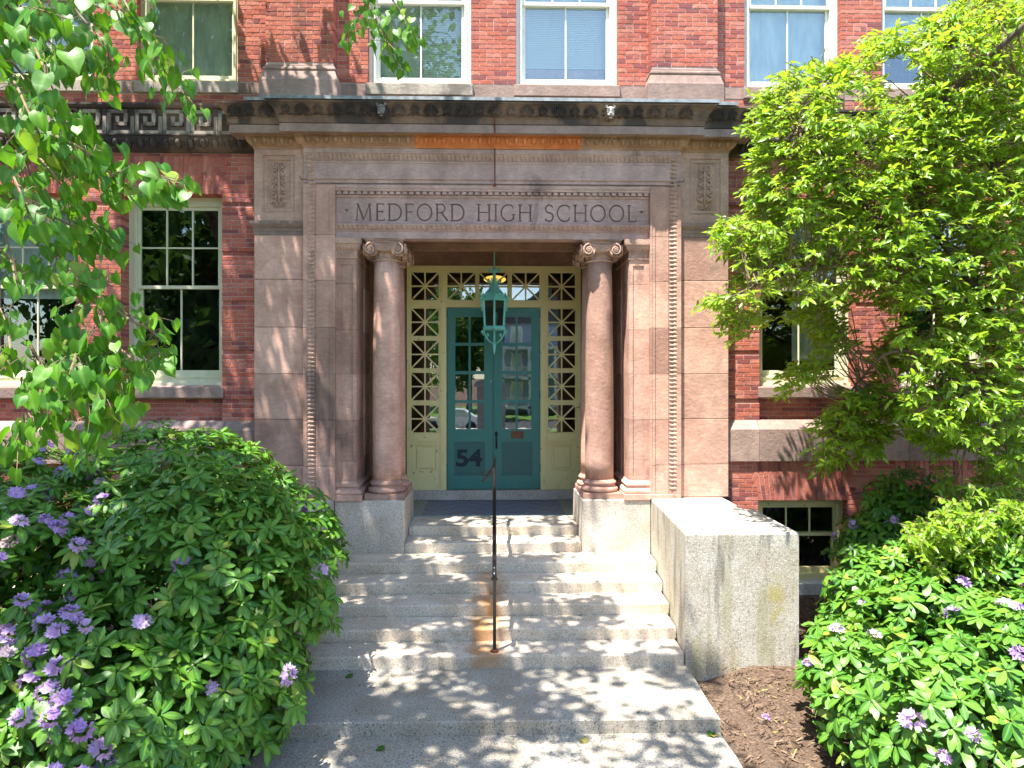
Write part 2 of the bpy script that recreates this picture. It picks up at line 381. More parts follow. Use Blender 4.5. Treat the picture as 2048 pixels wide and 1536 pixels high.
# ------------------------------------------------------------------ the setting: ground, landing, walk
def gz(x, y):
    a = -0.17 + 0.24*max(0.0, min(1.0, (y - 6.2)/2.6))
    if abs(x) < 2.6 and y < 8.2: a = min(a, -0.2)
    if y < -4: a = max(-0.6, -0.17 - 0.05*(-4 - y))
    return a
xs = [-400, -120, -60, -30, -16, -10, -8, -6, -5, -4, -3.2, -2.4, -1, 0, 1, 2.4, 3.0, 3.6, 4.2, 5, 6, 7, 8, 10, 16, 30, 60, 120, 400]
ys = [-600, -200, -90, -60, -45, -34, -26, -20, -16, -12, -9, -6, -4, -2, 0, 2, 4, 5, 5.6, 6.2, 6.8, 7.4, 8, 8.6, 9.2, 9.8, 10.4, 11, 14, 20, 60, 300]
g = MB(); g.add([(x, y, gz(x, y) + (random.uniform(-0.02, 0.02) if 2.3 < abs(x) < 9 and 0 < y < 10 else 0)) for y in ys for x in xs],
                [(j*len(xs)+i, j*len(xs)+i+1, (j+1)*len(xs)+i+1, (j+1)*len(xs)+i) for j in range(len(ys)-1) for i in range(len(xs)-1)])
tag(g.build('ground', M['soil'], smooth=True), kind='structure')
HW = 2.235
def rough_slab(x0, x1, y0, y1, z0, z1, n=26, amp=0.012):
    b = MB(); pts = []
    for i in range(n+1): pts.append((x0 + (x1-x0)*i/n, y0 + random.uniform(-amp, amp)*0.4))
    m = max(4, int((y1-y0)/0.22))
    for i in range(1, m+1): pts.append((x1 + random.uniform(-amp, amp), y0 + (y1-y0)*i/m))
    pts.append((x0, y1))
    for i in range(m-1, 0, -1): pts.append((x0 + random.uniform(-amp, amp), y0 + (y1-y0)*i/m))
    c = 0.012; cx, cy = (x0+x1)/2, (y0+y1)/2
    k = len(pts)
    inn = [(p[0] + (c if p[0] < cx else -c), p[1] + (c if p[1] < cy else 0)) for p in pts]
    b.add([(p[0], p[1], z0) for p in pts] + [(p[0], p[1], z1-c) for p in pts] + [(p[0], p[1], z1) for p in inn],
          [(i, (i+1) % k, k+(i+1) % k, k+i) for i in range(k)] + [(k+i, k+(i+1) % k, 2*k+(i+1) % k, 2*k+i) for i in range(k)] + [tuple(range(2*k, 3*k))])
    return b
tag(rough_slab(-HW, HW, 6.83, 8.4, -0.3, 0.0).build('landing', M['slab']), kind='structure')
tag(rough_slab(-HW-0.01, HW+0.01, 5.2, 6.9, -0.4, -0.14).build('walk', M['slab']), kind='structure')
tag(rough_slab(-HW-0.01, HW+0.01, -9.0, 5.192, -0.8, -0.142, 10).build('walk', M['slab']), kind='structure')

# ------------------------------------------------------------------ entrance steps
steps = thing('entrance_steps', 'seven worn granite steps with rust stains leading up to the green doors', 'steps', (0, 8.05, 0))
DST = [8.05, 8.49, 8.93, 9.37, 9.81, 10.345, 10.80]; RH = 0.15
def step_mesh(x0, x1, y0, y1, z0, z1, seed):
    rr = random.Random(seed); n = 40; b = MB(); c = 0.016
    prof = lambda i: [(0.004, z0), (0.0, z1-c*1.2), (c*0.35, z1-c*0.35), (c*1.3, z1), (y1-y0, z1)]
    vv = []
    for i in range(n+1):
        x = x0 + (x1-x0)*i/n; w = rr.uniform(-0.004, 0.004); dz = rr.uniform(-0.003, 0.001)
        e = 0.02 if i in (0, n) else 0.0
        vv += [(x, y0 + a + w + e, z + (dz if k in (1, 2, 3) else 0) - (e if k in (2, 3) else 0)) for k, (a, z) in enumerate(prof(i))]
    ff = [(i*5+j, (i+1)*5+j, (i+1)*5+j+1, i*5+j+1) for i in range(n) for j in range(4)]
    vv += [(x0, y1, z0), (x1, y1, z0)]
    ff += [(0, 1, 2, 3, 4, len(vv)-2), (n*5+4, n*5+3, n*5+2, n*5+1, n*5, len(vv)-1)]
    return b.add(vv, ff)
def cheek_x(D): return 2.225 + (D - 8.06)*0.115/2.3
for k in range(7):
    hw = cheek_x(DST[k]) - 0.012 if k < 5 else (1.305 if k == 5 else 1.303)
    y1 = DST[k+1] + 0.05 if k < 6 else 11.53
    step_mesh(-hw, hw, DST[k], y1, k*RH - (0.02 if k == 0 else -0.003), (k+1)*RH, k).build('step', M['granite_step'], steps)
def cheek(sx, label):
    ct = 1.545
    b = MB(); c = 0.03
    pl = [(cheek_x(8.06), 8.06), (3.555, 8.06), (3.575, 9.44), (3.44, 9.44), (3.44, 10.376), (cheek_x(10.3)+0.006, 10.376)]
    cx = sum(p[0] for p in pl)/6; cy = sum(p[1] for p in pl)/6
    inn = [(p[0] + (c if p[0] < 2.9 else -c), p[1] + (c if p[1] < 8.5 else 0)) for p in pl]
    mid = [(p[0] + (c*0.3 if p[0] < 2.9 else -c*0.3), p[1] + (c*0.3 if p[1] < 8.5 else 0)) for p in pl]
    k = 6
    b.add([(sx*p[0], p[1], -0.3) for p in pl] + [(sx*p[0], p[1], ct-c) for p in pl] + [(sx*p[0], p[1], ct-c*0.3) for p in mid] + [(sx*p[0], p[1], ct) for p in inn],
          [(r*k+i, r*k+(i+1) % k, (r+1)*k+(i+1) % k, (r+1)*k+i) for r in range(3) for i in range(k)] + [tuple(range(3*k, 4*k))])
    return tag(b.build('cheek_block', M['granite_moss']), label, 'stone block', 'granite blocks flanking the steps')
cheek(1, 'mossy granite block with bright flat top to the right of the steps')
cheek(-1, 'granite block left of the steps hidden behind the big flowering bush')

# ------------------------------------------------------------------ the school building
B = thing('school_building', 'red brick school with carved brownstone entrance reading MEDFORD HIGH SCHOOL', 'building', (0, 10.58, 0))
DS, DW, DL, DB, DBS = 10.30, 10.38, 10.42, 10.58, 10.50
wall = MB()
CH, BL, JT = 0.067, 0.212, 0.009
bricks = []            # (x0, x1, z0, z1, front, back)
def cells(x0, x1, z0, z1, holes, zc=()):
    gx = sorted({x0, x1} | {min(max(v, x0), x1) for h in holes for v in h[:2]}); gzz = sorted({z0, z1} | {min(max(v, z0), z1) for h in holes for v in h[2:]} | {v for v in zc if z0 < v < z1})
    for a, b_ in zip(gx, gx[1:]):
        for c, d in zip(gzz, gzz[1:]):
            if b_-a < 1e-4 or d-c < 1e-4: continue
            mx, mz = (a+b_)/2, (c+d)/2
            if any(h[0] < mx < h[1] and h[2] < mz < h[3] for h in holes): continue
            yield a, b_, c, d
def brickwork(x0, x1, z0, z1, D, holes=(), recess=0, deep=0.25, ends=(False, False), thick=0.3, seed=0):
    rr = random.Random(seed + int(abs(x0)*100))
    r0 = math.ceil((z0-0.02)/CH); r1 = int((z1+0.03)/CH); isrec = lambda r: recess and r % recess == 0
    zc = [v for r in range(r0, r1) if isrec(r) for v in (r*CH, (r+1)*CH)]
    e = 0.007
    big = [(h[0]-e, h[1]+e, h[2]-e, h[3]+e) for h in holes]
    for a, b_, c, d in cells(x0 + (e if ends[0] else 0), x1 - (e if ends[1] else 0), z0, z1, big, zc):
        rec = recess and isrec(int(math.floor(((c+d)/2)/CH)))
        wall.box(a, b_, D + 0.007 + (0.028 if rec else 0), D + thick, c, d)
    for r in range(r0, r1):
        za, zb = max(r*CH, z0), min((r+1)*CH - JT, z1)
        if zb - za < 0.02: continue
        zm = (za+zb)/2; spans = [(x0, x1, ends[0], ends[1])]
        for h in holes:
            if h[2] < zm < h[3]:
                ns = []
                for a, b_, ea, eb in spans:
                    if h[1] <= a or h[0] >= b_: ns.append((a, b_, ea, eb)); continue
                    if h[0] > a: ns.append((a, h[0], ea, True))
                    if h[1] < b_: ns.append((h[1], b_, True, eb))
                spans = ns
        for a, b_, ea, eb in spans:
            k0 = math.floor((a - (r % 2)*BL/2)/BL); x = k0*BL + (r % 2)*BL/2
            cuts = [a]
            while x < b_:
                if x - a > 0.05 and b_ - x > 0.05: cuts.append(x)
                x += BL
            cuts.append(b_)
            hd = r % 7 == 3
            if hd:
                cuts = sorted(set(cuts + [(p+q)/2 for p, q in zip(cuts, cuts[1:]) if q-p > 0.17]))
            for i, (p, q) in enumerate(zip(cuts, cuts[1:])):
                first, last = i == 0 and ea, i == len(cuts)-2 and eb
                d0 = D + rr.uniform(-0.0025, 0.002) + (0.028 if isrec(r) else 0)
                j = JT/2 + rr.uniform(-0.001, 0.001)
                bricks.append((p + (0 if first else j), q - (0 if last else j), za + rr.uniform(-0.001, 0.001), zb + rr.uniform(-0.001, 0.001), d0, D + (deep if (first or last) else 0.05)))
vous = MB()
def flat_arch(x0, x1, z0, z1, D, spread=0.10):
    n = int(round((x1-x0)*1.05/0.069)); xc = (x0+x1)/2; rr = random.Random(int(x0*50)); k = 1 + spread/((x1-x0)/2)
    for i in range(n):
        a, b_ = x0 + (x1-x0)*i/n, x0 + (x1-x0)*(i+1)/n
        cuts = [z0, z1] if z1-z0 < 0.3 else ([z0, z0+(z1-z0)*0.36, z0+(z1-z0)*0.74, z1] if i % 2 else [z0, z0+(z1-z0)*0.2, z0+(z1-z0)*0.58, z1])
        for za, zb in zip(cuts, cuts[1:]):
            za2, zb2 = za + (0.0045 if za > z0 else 0), zb - (0.0045 if zb < z1 else 0)
            f = lambda v, z: xc + (v-xc)*(1 + (k-1)*(z-z0)/(z1-z0))
            y0 = D - 0.004 + rr.uniform(-0.002, 0.002)
            q = [(f(a, za2)+0.0048, za2), (f(b_, za2)-0.0048, za2), (f(b_, zb2)-0.0048, zb2), (f(a, zb2)+0.0048, zb2)]
            vous.prism(q, 'y', y0, D + (0.26 if za == z0 else 0.06))
    q = [(x0, z0+0.004), (x1, z0+0.004), (xc+(x1-xc)*k, z1), (xc+(x0-xc)*k, z1)]
    wall.prism(q, 'y', D + 0.004, D + 0.3)

WX_L = [(4.06, 5.55), (6.23, 7.72)]                 # lower windows, distance from the axis
ZW0, ZW1, ZA1 = 2.70, 6.08, 6.64
BASE_TOP, BELT_TOP = 2.07, 2.69
for sx in (-1, 1):
    def mir(a, b_): return (a, b_) if sx > 0 else (-b_, -a)
    hl = [mir(*w) + (ZW0-0.1, ZW1) for w in WX_L]
    ar = [mir(*w) + (ZW1, ZA1) for w in WX_L]
    a, b_ = mir(3.45, 8.7)
    brickwork(a, b_, BELT_TOP, 6.70, DB, hl + ar, recess=11, seed=sx+3)
    for w in WX_L:
        p, q = mir(*w); flat_arch(p, q, ZW1, ZA1, DB)
        brickwork(p, q, BELT_TOP, 3.04, DB+0.12, thick=0.2, seed=5)
    # basement
    bh = [mir(4.01, 5.38) + (0.21, 1.477), mir(4.01, 5.38) + (1.477, BASE_TOP), mir(6.2, 7.6) + (0.21, 1.477), mir(6.2, 7.6) + (1.477, BASE_TOP)]
    brickwork(a, b_, -0.3, BASE_TOP, DBS, bh, seed=8)
    for w in ((4.01, 5.38), (6.2, 7.6)):
        p, q = mir(*w); flat_arch(p, q, 1.477, BASE_TOP, DBS)
    brickwork(a, b_, 7.37, 7.585, DB, seed=9)
# upper storey
UX = [(0.34, 1.885), (3.83, 5.31), (5.95, 7.43)]
ZU0, ZU1, ZTOP = 7.75, 10.35, 10.6
uh = [h for w in UX for h in ((w[0], w[1], ZU0, ZU1), (-w[1], -w[0], ZU0, ZU1))]
brickwork(-8.7, 8.7, ZU0, ZTOP, DB, uh, deep=0.14, seed=20)
PIL = (2.353, 3.345)
for sx in (-1, 1):
    p, q = (PIL[0], PIL[1]) if sx > 0 else (-PIL[1], -PIL[0])
    brickwork(p, q, 7.93, ZTOP, DB-0.22, deep=0.215, ends=(True, True), thick=0.215, seed=30)
wall_o = wall.build('wall', M['mortar'], B)
# bricks: the ones that show largest are objects of their own, the rest one mesh
unit = MB().box(-0.5, 0.5, 0, 1, -0.5, 0.5).mesh('brick')
def brick_rank(b):
    cx, cz = (b[0]+b[1])/2, (b[2]+b[3])/2
    L = b[1]-b[0]
    if L < 0.19 or b[5]-b[4] > 0.1: return 1e6
    r = 1e6
    if cz > 7.8 and cz < 8.95 and abs(cx) < 4: r = abs(cz-8.3)*0.5 + abs(cx)*0.08
    return r
order = sorted(range(len(bricks)), key=lambda i: brick_rank(bricks[i]))
solo = set(order[:300])
def brick_geo(x0, x1, z0, z1, d0, d1, c=0.004):
    return MB().box(x0, x1, d0, d1, z0, z1, c)
bu = brick_geo(-0.1, 0.1, -0.03, 0.03, 0, 0.05).mesh('brick')
bj = MB()
for i, b in enumerate(bricks):
    if i in solo:
        o = link('brick', bu, M['brick'], wall_o, T((b[0]+b[1])/2, b[4], (b[2]+b[3])/2) @ Matrix.Diagonal(((b[1]-b[0])/0.2, 1, (b[3]-b[2])/0.06, 1)))
    else: bj.box(b[0], b[1], b[4], b[5], b[2], b[3], 0.004)
tag(bj.build('brickwork', M['brick'], wall_o), kind='stuff')
tag(vous.build('arch_bricks', M['brick'], wall_o), kind='stuff')

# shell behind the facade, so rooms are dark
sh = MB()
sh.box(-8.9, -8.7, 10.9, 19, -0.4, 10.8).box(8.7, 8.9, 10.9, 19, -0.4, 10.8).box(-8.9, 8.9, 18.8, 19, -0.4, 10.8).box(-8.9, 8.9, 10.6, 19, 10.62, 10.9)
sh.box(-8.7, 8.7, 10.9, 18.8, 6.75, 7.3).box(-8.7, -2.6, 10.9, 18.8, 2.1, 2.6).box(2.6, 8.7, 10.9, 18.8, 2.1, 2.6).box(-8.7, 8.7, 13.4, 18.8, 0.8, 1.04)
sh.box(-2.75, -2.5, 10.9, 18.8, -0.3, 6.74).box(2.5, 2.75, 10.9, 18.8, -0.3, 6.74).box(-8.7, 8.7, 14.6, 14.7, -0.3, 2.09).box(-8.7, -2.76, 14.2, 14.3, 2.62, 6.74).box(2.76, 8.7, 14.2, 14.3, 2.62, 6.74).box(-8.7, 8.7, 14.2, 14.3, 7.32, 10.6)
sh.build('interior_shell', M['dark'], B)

# ---- stone courses on the side walls
for sx in (-1, 1):
    def pth(a, b_, y): return [(a, y), (b_, y)] if sx > 0 else [(-b_, y), (-a, y)]
    edges = [3.516, 4.01, 5.05, 6.3, 7.5, 8.7]
    for a, b_ in zip(edges, edges[1:]):
        m = MB(); m.sweep(pth(a+0.003, b_-0.003, DB), [(-0.2, BELT_TOP), (0.0, BELT_TOP), (0.13, 2.555), (0.13, BASE_TOP+0.005), (-0.2, BASE_TOP+0.005)]); m.build('belt_stone', M['belt'], B)
    # entablature band with key pattern above, egg band below
    m = MB(); m.sweep(pth(3.50, 8.7, DB), [(-0.2, 6.70), (0.0, 6.70), (0.03, 6.72), (0.06, 6.74), (0.11, 6.83), (0.13, 6.88), (0.13, 6.905), (0.155, 6.905), (0.155, 6.925), (0.10, 6.93), (0.10, 7.30), (0.15, 7.315), (0.17, 7.345), (0.17, 7.375), (-0.2, 7.40)])
    m.build('band_course', M['stone_black'], B)
    m = MB(); m.sweep(pth(3.50, 8.7, DB), [(-0.2, 7.585), (0.004, 7.585), (0.004, 7.75), (-0.2, 7.75)])
    m.build('sill_course', M['belt'], B)
m = MB(); m.sweep([(-3.5, DB), (3.5, DB)], [(-0.2, 7.2), (0.004, 7.2), (0.004, 7.75), (-0.2, 7.75)]); m.build('sill_course', M['belt'], B)

# meander blocks of the key pattern
def key_unit():
    u = 0.061; w = 0.026; b = MB()
    def bar(p, q):
        x0, x1 = sorted((p[0]*u, q[0]*u)); z0, z1 = sorted((p[1]*u, q[1]*u)); b.box(x0-w, x1+w, -0.028, 0.01, z0-w, z1+w)
    segs = [(0,0),(0,5),(4,5),(4,2),(2,2),(2,3.4)]
    for p, q in zip(segs, segs[1:]): bar(p, q)
    segs = [(0,0),(6.2,0)]
    bar((0, 0), (5.2, 0)); bar((5.6, 0), (5.6, 3.4))
    return b
ku = key_unit().mesh('key_ornament')
for sx in (-1, 1):
    x = 3.72
    while x < 8.5:
        link('key_ornament', ku, M['stone_grey'], B, T(sx*x if sx > 0 else -x-0.32, DB-0.10, 6.955)); x += 0.405

# ---- egg and dart
def egg_unit(w, h):
    b = MB(); b.ell((0, 0, 0), (w*0.24, w*0.26, h*0.42), 10, 8)
    pts = [(w*0.40*math.cos(a), -0.01 + 0.02*abs(math.sin(a)), h*0.06 + h*0.52*math.sin(a)) for a in [math.pi*(1.0 + i/10) for i in range(11)]]
    pts = [(-w*0.40, 0.0, h*0.46)] + pts + [(w*0.40, 0.0, h*0.46)]
    b.tube(pts, w*0.06, 5); b.tube([(w*0.5, -0.012, h*0.44), (w*0.5, 0.02, -h*0.1), (w*0.5, 0.05, -h*0.45)], [w*0.06, w*0.05, w*0.015], 5)
    return b
eg = egg_unit(0.128, 0.13).mesh('egg_ornament', True); eg2 = egg_unit(0.18, 0.17).mesh('egg_ornament', True)
tilt = Matrix.Rotation(R(32), 4, 'X')

# ---- cornice of the portal
XC, XW = 2.78, 3.514
path = [(-XW, DB+0.05), (-XW, DW), (-XC, DW), (-XC, DS), (XC, DS), (XC, DW), (XW, DW), (XW, DB+0.05)]
# egg moulding
ov = [(-0.25, 6.695), (0.012, 6.695), (0.012, 6.725), (0.03, 6.735), (0.055, 6.75), (0.085, 6.785), (0.10, 6.82), (0.105, 6.855), (0.12, 6.86), (0.12, 6.89), (-0.25, 6.89)]
m = MB(); m.sweep(path, ov); m.build('egg_moulding', M['stone_tan'], B)
xn0, xn1 = X(831, DS), X(1160, DS)
m = MB(); m.sweep([(xn0, DS-0.004), (xn1, DS-0.004)], ov); m.build('egg_moulding', M['stone_new'], B)['label'] = 'orange replacement stone in the egg moulding'
n = int(5.5/0.1285); 
for i in range(n):
    x = -2.75 + 0.064 + i*5.5/n
    if abs(x) > 2.72: continue
    link('egg_ornament', eg, None, B, T(x, DS-0.088-(0.004 if xn0 < x < xn1 else 0), 6.79) @ tilt)
for sx in (-1, 1):
    for i in range(5):
        link('egg_ornament', eg, None, B, T(sx*(2.96 + i*0.128), DW-0.088, 6.79) @ tilt)
    x = 3.75
    while x < 8.6:
        link('egg_ornament', eg2, M['stone_black'], B, T(sx*x, DB-0.10, 6.80) @ tilt); x += 0.182
eg.materials.append(M['stone_tan'])
egn = eg.copy(); egn.materials[0] = M['stone_new']
for o in B.children:
    if o.name.startswith('egg_ornament') and o.data is eg and xn0 < o.matrix_basis.translation.x < xn1 and o.matrix_basis.translation.y < DS: o.data = egn
# corona and cyma
co = [(-0.25, 6.865), (0.10, 6.865), (0.255, 6.845), (0.265, 6.845), (0.265, 6.955), (0.245, 6.96), (0.245, 6.97), (-0.25, 6.97)]
m = MB(); m.sweep(path, co); m.build('corona', M['belt'], B)
cy = [(-0.25, 6.97), (0.265, 6.97), (0.272, 7.0), (0.278, 7.035), (0.288, 7.045), (0.295, 7.06), (0.31, 7.10), (0.335, 7.15), (0.37, 7.19), (0.395, 7.21), (0.41, 7.215), (0.41, 7.24), (-0.25, 7.30)]
m = MB(); m.sweep(path, cy); cyma = m.build('cornice', M['stone_cornice'], B)
fl = [(-0.05, 7.318), (0.0, 7.31), (0.42, 7.262), (0.426, 7.245), (0.436, 7.245), (0.436, 7.292), (0.42, 7.297), (-0.05, 7.36)]
m = MB(); m.sweep(path[1:-1], fl); m.build('flashing', M['copper'], B)
# palmettes on the cyma
def palmette(n, h, spread):
    b = MB()
    for k in range(n):
        a = spread*(k-(n-1)/2)/((n-1)/2); L = h*(1 - 0.28*abs(a)/spread)
        rot = Matrix.Rotation(-a, 3, 'Y')
        c = rot @ Vector((0, 0, L*0.55)); b.ell((c.x, c.y-0.006, c.z-h*0.35), (0.0125, 0.024, L*0.45), 6, 6, rot)
        tip = rot @ Vector((0.012*(1 if a > 0 else -1 if a < 0 else 0), -0.012, L*0.97)); b.ell((tip.x, tip.y, tip.z-h*0.35), (0.016, 0.024, 0.012), 6, 4)
    for s_ in (-1, 1):
        pts = [(s_*(0.03+0.03*math.cos(t)*(1-t/9)), -0.008, -h*0.38+0.026*math.sin(t)*(1-t/9)) for t in [i*0.6 for i in range(12)]]
        b.tube(pts, 0.007, 5)
        b.tube([(s_*0.03, -0.004, -h*0.52), (s_*0.075, -0.004, -h*0.46), (s_*0.115, -0.004, -h*0.5)], 0.007, 5)
    return b
pa = palmette(9, 0.15, 1.25).mesh('palmette', True); pb = palmette(7, 0.13, 0.75).mesh('palmette', True)
ptilt = Matrix.Rotation(R(33), 4, 'X')
LX = [X(763, 9.95), X(1220, 9.95)]
pal_tint = {}
x = -2.93; k = 0
while x < 2.95:
    if min(abs(x-l) for l in LX) > 0.1:
        link('palmette', pa if k % 2 else pb, M['stone_black'], B, T(x, DS-0.338, 7.125) @ ptilt)
    x += 0.2275; k += 1
for sx in (-1, 1):
    for i, xx in enumerate((3.24, 3.46, 3.68)):
        link('palmette', pb if i % 2 else pa, M['stone_black'], B, T(sx*xx, DW-0.338, 7.125) @ ptilt)
# lion heads
def lion():
    b = MB(); mn_ = MB()
    mn_.ell((0, 0.02, 0), (0.088, 0.05, 0.10), 14, 10)
    for i in range(13):
        a = 2*math.pi*i/13; mn_.ell((0.085*math.cos(a), 0.02, 0.095*math.sin(a)), (0.022, 0.03, 0.034), 6, 5, Matrix.Rotation(-a+math.pi/2, 3, 'Y'))
    b.ell((0, -0.04, 0.005), (0.056, 0.05, 0.07), 12, 8)
    b.ell((0, -0.075, 0.005), (0.02, 0.03, 0.045), 8, 6); b.ell((0, -0.095, -0.025), (0.027, 0.02, 0.014), 8, 6)
    for s_ in (-1, 1):
        b.ell((s_*0.022, -0.085, -0.048), (0.025, 0.025, 0.02), 8, 6); b.ell((s_*0.034, -0.078, 0.042), (0.024, 0.018, 0.012), 8, 6)
        b.ell((s_*0.055, -0.03, 0.075), (0.02, 0.015, 0.022), 8, 6); b.ell((s_*0.031, -0.082, 0.02), (0.010, 0.008, 0.008), 6, 5)
    b.ell((0, -0.065, -0.085), (0.026, 0.028, 0.012), 8, 6)
    return b, mn_
lm, lmane = (b_.mesh(n_, True) for b_, n_ in zip(lion(), ('lion_head', 'mane')))
for l in LX:
    ml = T(l, DS-0.345, 7.13) @ Matrix.Rotation(R(12), 4, 'X'); lh = link('lion_head', lm, M['chalk'], B, ml); lh['label'] = 'lime-whitened lion head spout on the cornice'; link('mane', lmane, M['stone_black'], lh, ml)
# rust-brown conduit running down the middle of cornice and header
m = MB(); m.tube([(0.02, DS-0.425, 7.25), (0.02, DS-0.335, 7.13), (0.02, DS-0.285, 7.03), (0.02, DS-0.275, 6.84)], 0.011, 6); m.tube([(0.02, DS-0.02, 6.70), (0.02, DS-0.02, 6.16)], 0.009, 6)
m.box(-0.005, 0.045, DS-0.035, DS+0.01, 6.15, 6.18)
m.build('conduit', M['rusty'], B)

# ---- wings beside the surround
ZJ = [1.552] + [Z(v, DW) for v in (930, 838, 748, 655, 560, 472)]
for sx in (-1, 1):
    for a, b_ in zip(ZJ, ZJ[1:]):
        p, q = sorted((sx*(XC-0.1), sx*XW)); MB().box(p, q, DW, 10.72, a+0.003, b_-0.003, 0.006).build('stone_block', M['stone'], B)
    z0, z1 = ZJ[-1], Z(445, DW)
    wp = [(-XW, 10.72), (-XW, DW), (-XC+0.1, DW)] if sx < 0 else [(XC-0.1, DW), (XW, DW), (XW, 10.72)]
    MB().sweep(wp, [(-0.1, z0), (0.004, z0), (0.004, z0+0.05), (0.012, z0+0.055), (0.012, z0+0.10), (0.028, z0+0.115), (0.045, z0+0.145), (0.05, z0+0.16), (0.05, z1), (-0.1, z1+0.02)]).build('capital_band', M['belt'], B)
    zb, zt = z1, 6.696
    # block with sunk panel
    x0, x1 = XC-0.1, XW
    px0, px1, pz0, pz1 = 2.925, 3.395, Z(428, DW), Z(314, DW)
    m = MB()
    for a, b_, c, d in cells(x0, x1, zb, zt, [(px0, px1, pz0, pz1)]):
        p, q = sorted((sx*a, sx*b_)); m.box(p, q, DW, 10.72, c, d)
    def ring(o0, o1, y0, y1):
        A = [(px0+o0, pz0+o0), (px1-o0, pz0+o0), (px1-o0, pz1-o0), (px0+o0, pz1-o0)]; Bq = [(px0+o1, pz0+o1), (px1-o1, pz0+o1), (px1-o1, pz1-o1), (px0+o1, pz1-o1)]
        m.add([(sx*x, y0, z) for x, z in A] + [(sx*x, y1, z) for x, z in Bq], [(i, (i+1) % 4, (i+1) % 4+4, i+4) for i in range(4)])
    ring(0, 0.008, DW, DW+0.02); ring(0.008, 0.03, DW+0.02, DW+0.02); ring(0.03, 0.06, DW+0.012, DW+0.012); ring(0.03, 0.0301, DW+0.012, DW+0.02); ring(0.06, 0.07, DW+0.012, DW+0.035)
    m.add([(sx*(px0+0.07), DW+0.035, pz0+0.07), (sx*(px1-0.07), DW+0.035, pz0+0.07), (sx*(px1-0.07), DW+0.035, pz1-0.07), (sx*(px0+0.07), DW+0.035, pz1-0.07)], [(0, 1, 2, 3)])
    m.build('panel_block', M['stone_cap'], B)
    # acanthus ornament
    m = MB(); cx = sx*(px0+px1)/2; y = DW+0.028; h = pz1-pz0-0.17; zz = pz0+0.085
    m.tube([(cx, y, zz+0.05), (cx, y-0.012, zz+h*0.5), (cx, y-0.006, zz+h*0.97)], [0.02, 0.022, 0.012], 8)
    for k in range(5):
        zk = zz + h*(0.2 + 0.165*k); sp = 0.105*(1.0 - 0.05*k)
        for s_ in (-1, 1):
            pts = [(cx + s_*0.012, y, zk-0.03)] + [(cx + s_*(sp*0.55 + sp*0.45*math.sin(t)), y-0.012, zk + 0.055*(1-math.cos(t*0.9))*0.9) for t in [i*0.33 for i in range(9)]]
            pts += [(cx + s_*sp*0.62, y-0.018, zk+0.075), (cx + s_*sp*0.68, y-0.02, zk+0.06)]
            m.tube(pts, [0.008] + [0.015]*9 + [0.012, 0.010], 6)
            m.ell((cx + s_*sp*0.45, y, zk+0.03), (sp*0.38, 0.012, 0.026), 8, 6)
    for s_ in (-1, 1):
        pts = [(cx + s_*(0.065+0.042*math.cos(t)*(1-t/11)), y-0.012, zz+0.045+0.045*math.sin(t)*(1-t/11)) for t in [i*0.55 for i in range(16)]]
        m.tube(pts, 0.010, 6); m.ell((cx+s_*0.022, y-0.01, zz+0.04), (0.012, 0.016, 0.045), 6, 6, Matrix.Rotation(s_*0.3, 3, 'Y'))
    m.build('acanthus', M['stone_cap'], B, True)

# ---- surround: jambs, header, carved band
ZJ2 = [1.535] + [Z(v, DS) for v in (932, 840, 748, 655, 561, 470, 370)]
JI, JO = 2.325, XC
prof = [(JO, 10.44), (JO, DS), (JO-0.055, DS), (JO-0.06, DS+0.012), (JO-0.175, DS+0.055), (JO-0.18, DS+0.035), (JO-0.205, DS+0.035), (JO-0.207, DS+0.042), (JI+0.075, DS+0.042), (JI+0.073, DS+0.028), (JI+0.03, DS+0.028), (JI+0.028, DS+0.02), (JI, DS+0.02), (JI, 10.56)]
for sx in (-1, 1):
    for i, (a, b_) in enumerate(zip(ZJ2, ZJ2[1:])):
        m = MB()
        if i == 0:
            m.box(*sorted((sx*(JI-0.004), sx*(JO+0.002))), DS-0.004, 10.5, a, a+0.07, 0.005); a += 0.07
        m.prism([(sx*x, y) for x, y in prof], 'z', a+0.0025, b_-0.0025); m.build('stone_block', M['stone'] if i < 6 else M['stone'], B)
ZH0, ZH1 = ZJ2[-1], 6.697
hp = [(DS+0.09, ZH0), (DS+0.09, ZH0+0.03), (DS+0.06, ZH0+0.035), (DS+0.06, ZH0+0.075), (DS+0.035, ZH0+0.09), (DS+0.035, ZH0+0.12), (DS+0.045, ZH0+0.122), (DS+0.045, ZH1-0.21), (DS+0.035, ZH1-0.205), (DS+0.035, ZH1-0.18), (DS+0.055, ZH1-0.175), (DS+0.012, ZH1-0.075), (DS, ZH1-0.07), (DS, ZH1), (10.75, ZH1), (10.75, ZH0)]
for a, b_ in ((-XC, 0.018), (0.022, XC)):
    MB().prism(hp, 'x', a, b_).build('header_block', M['stone_trim'], B)
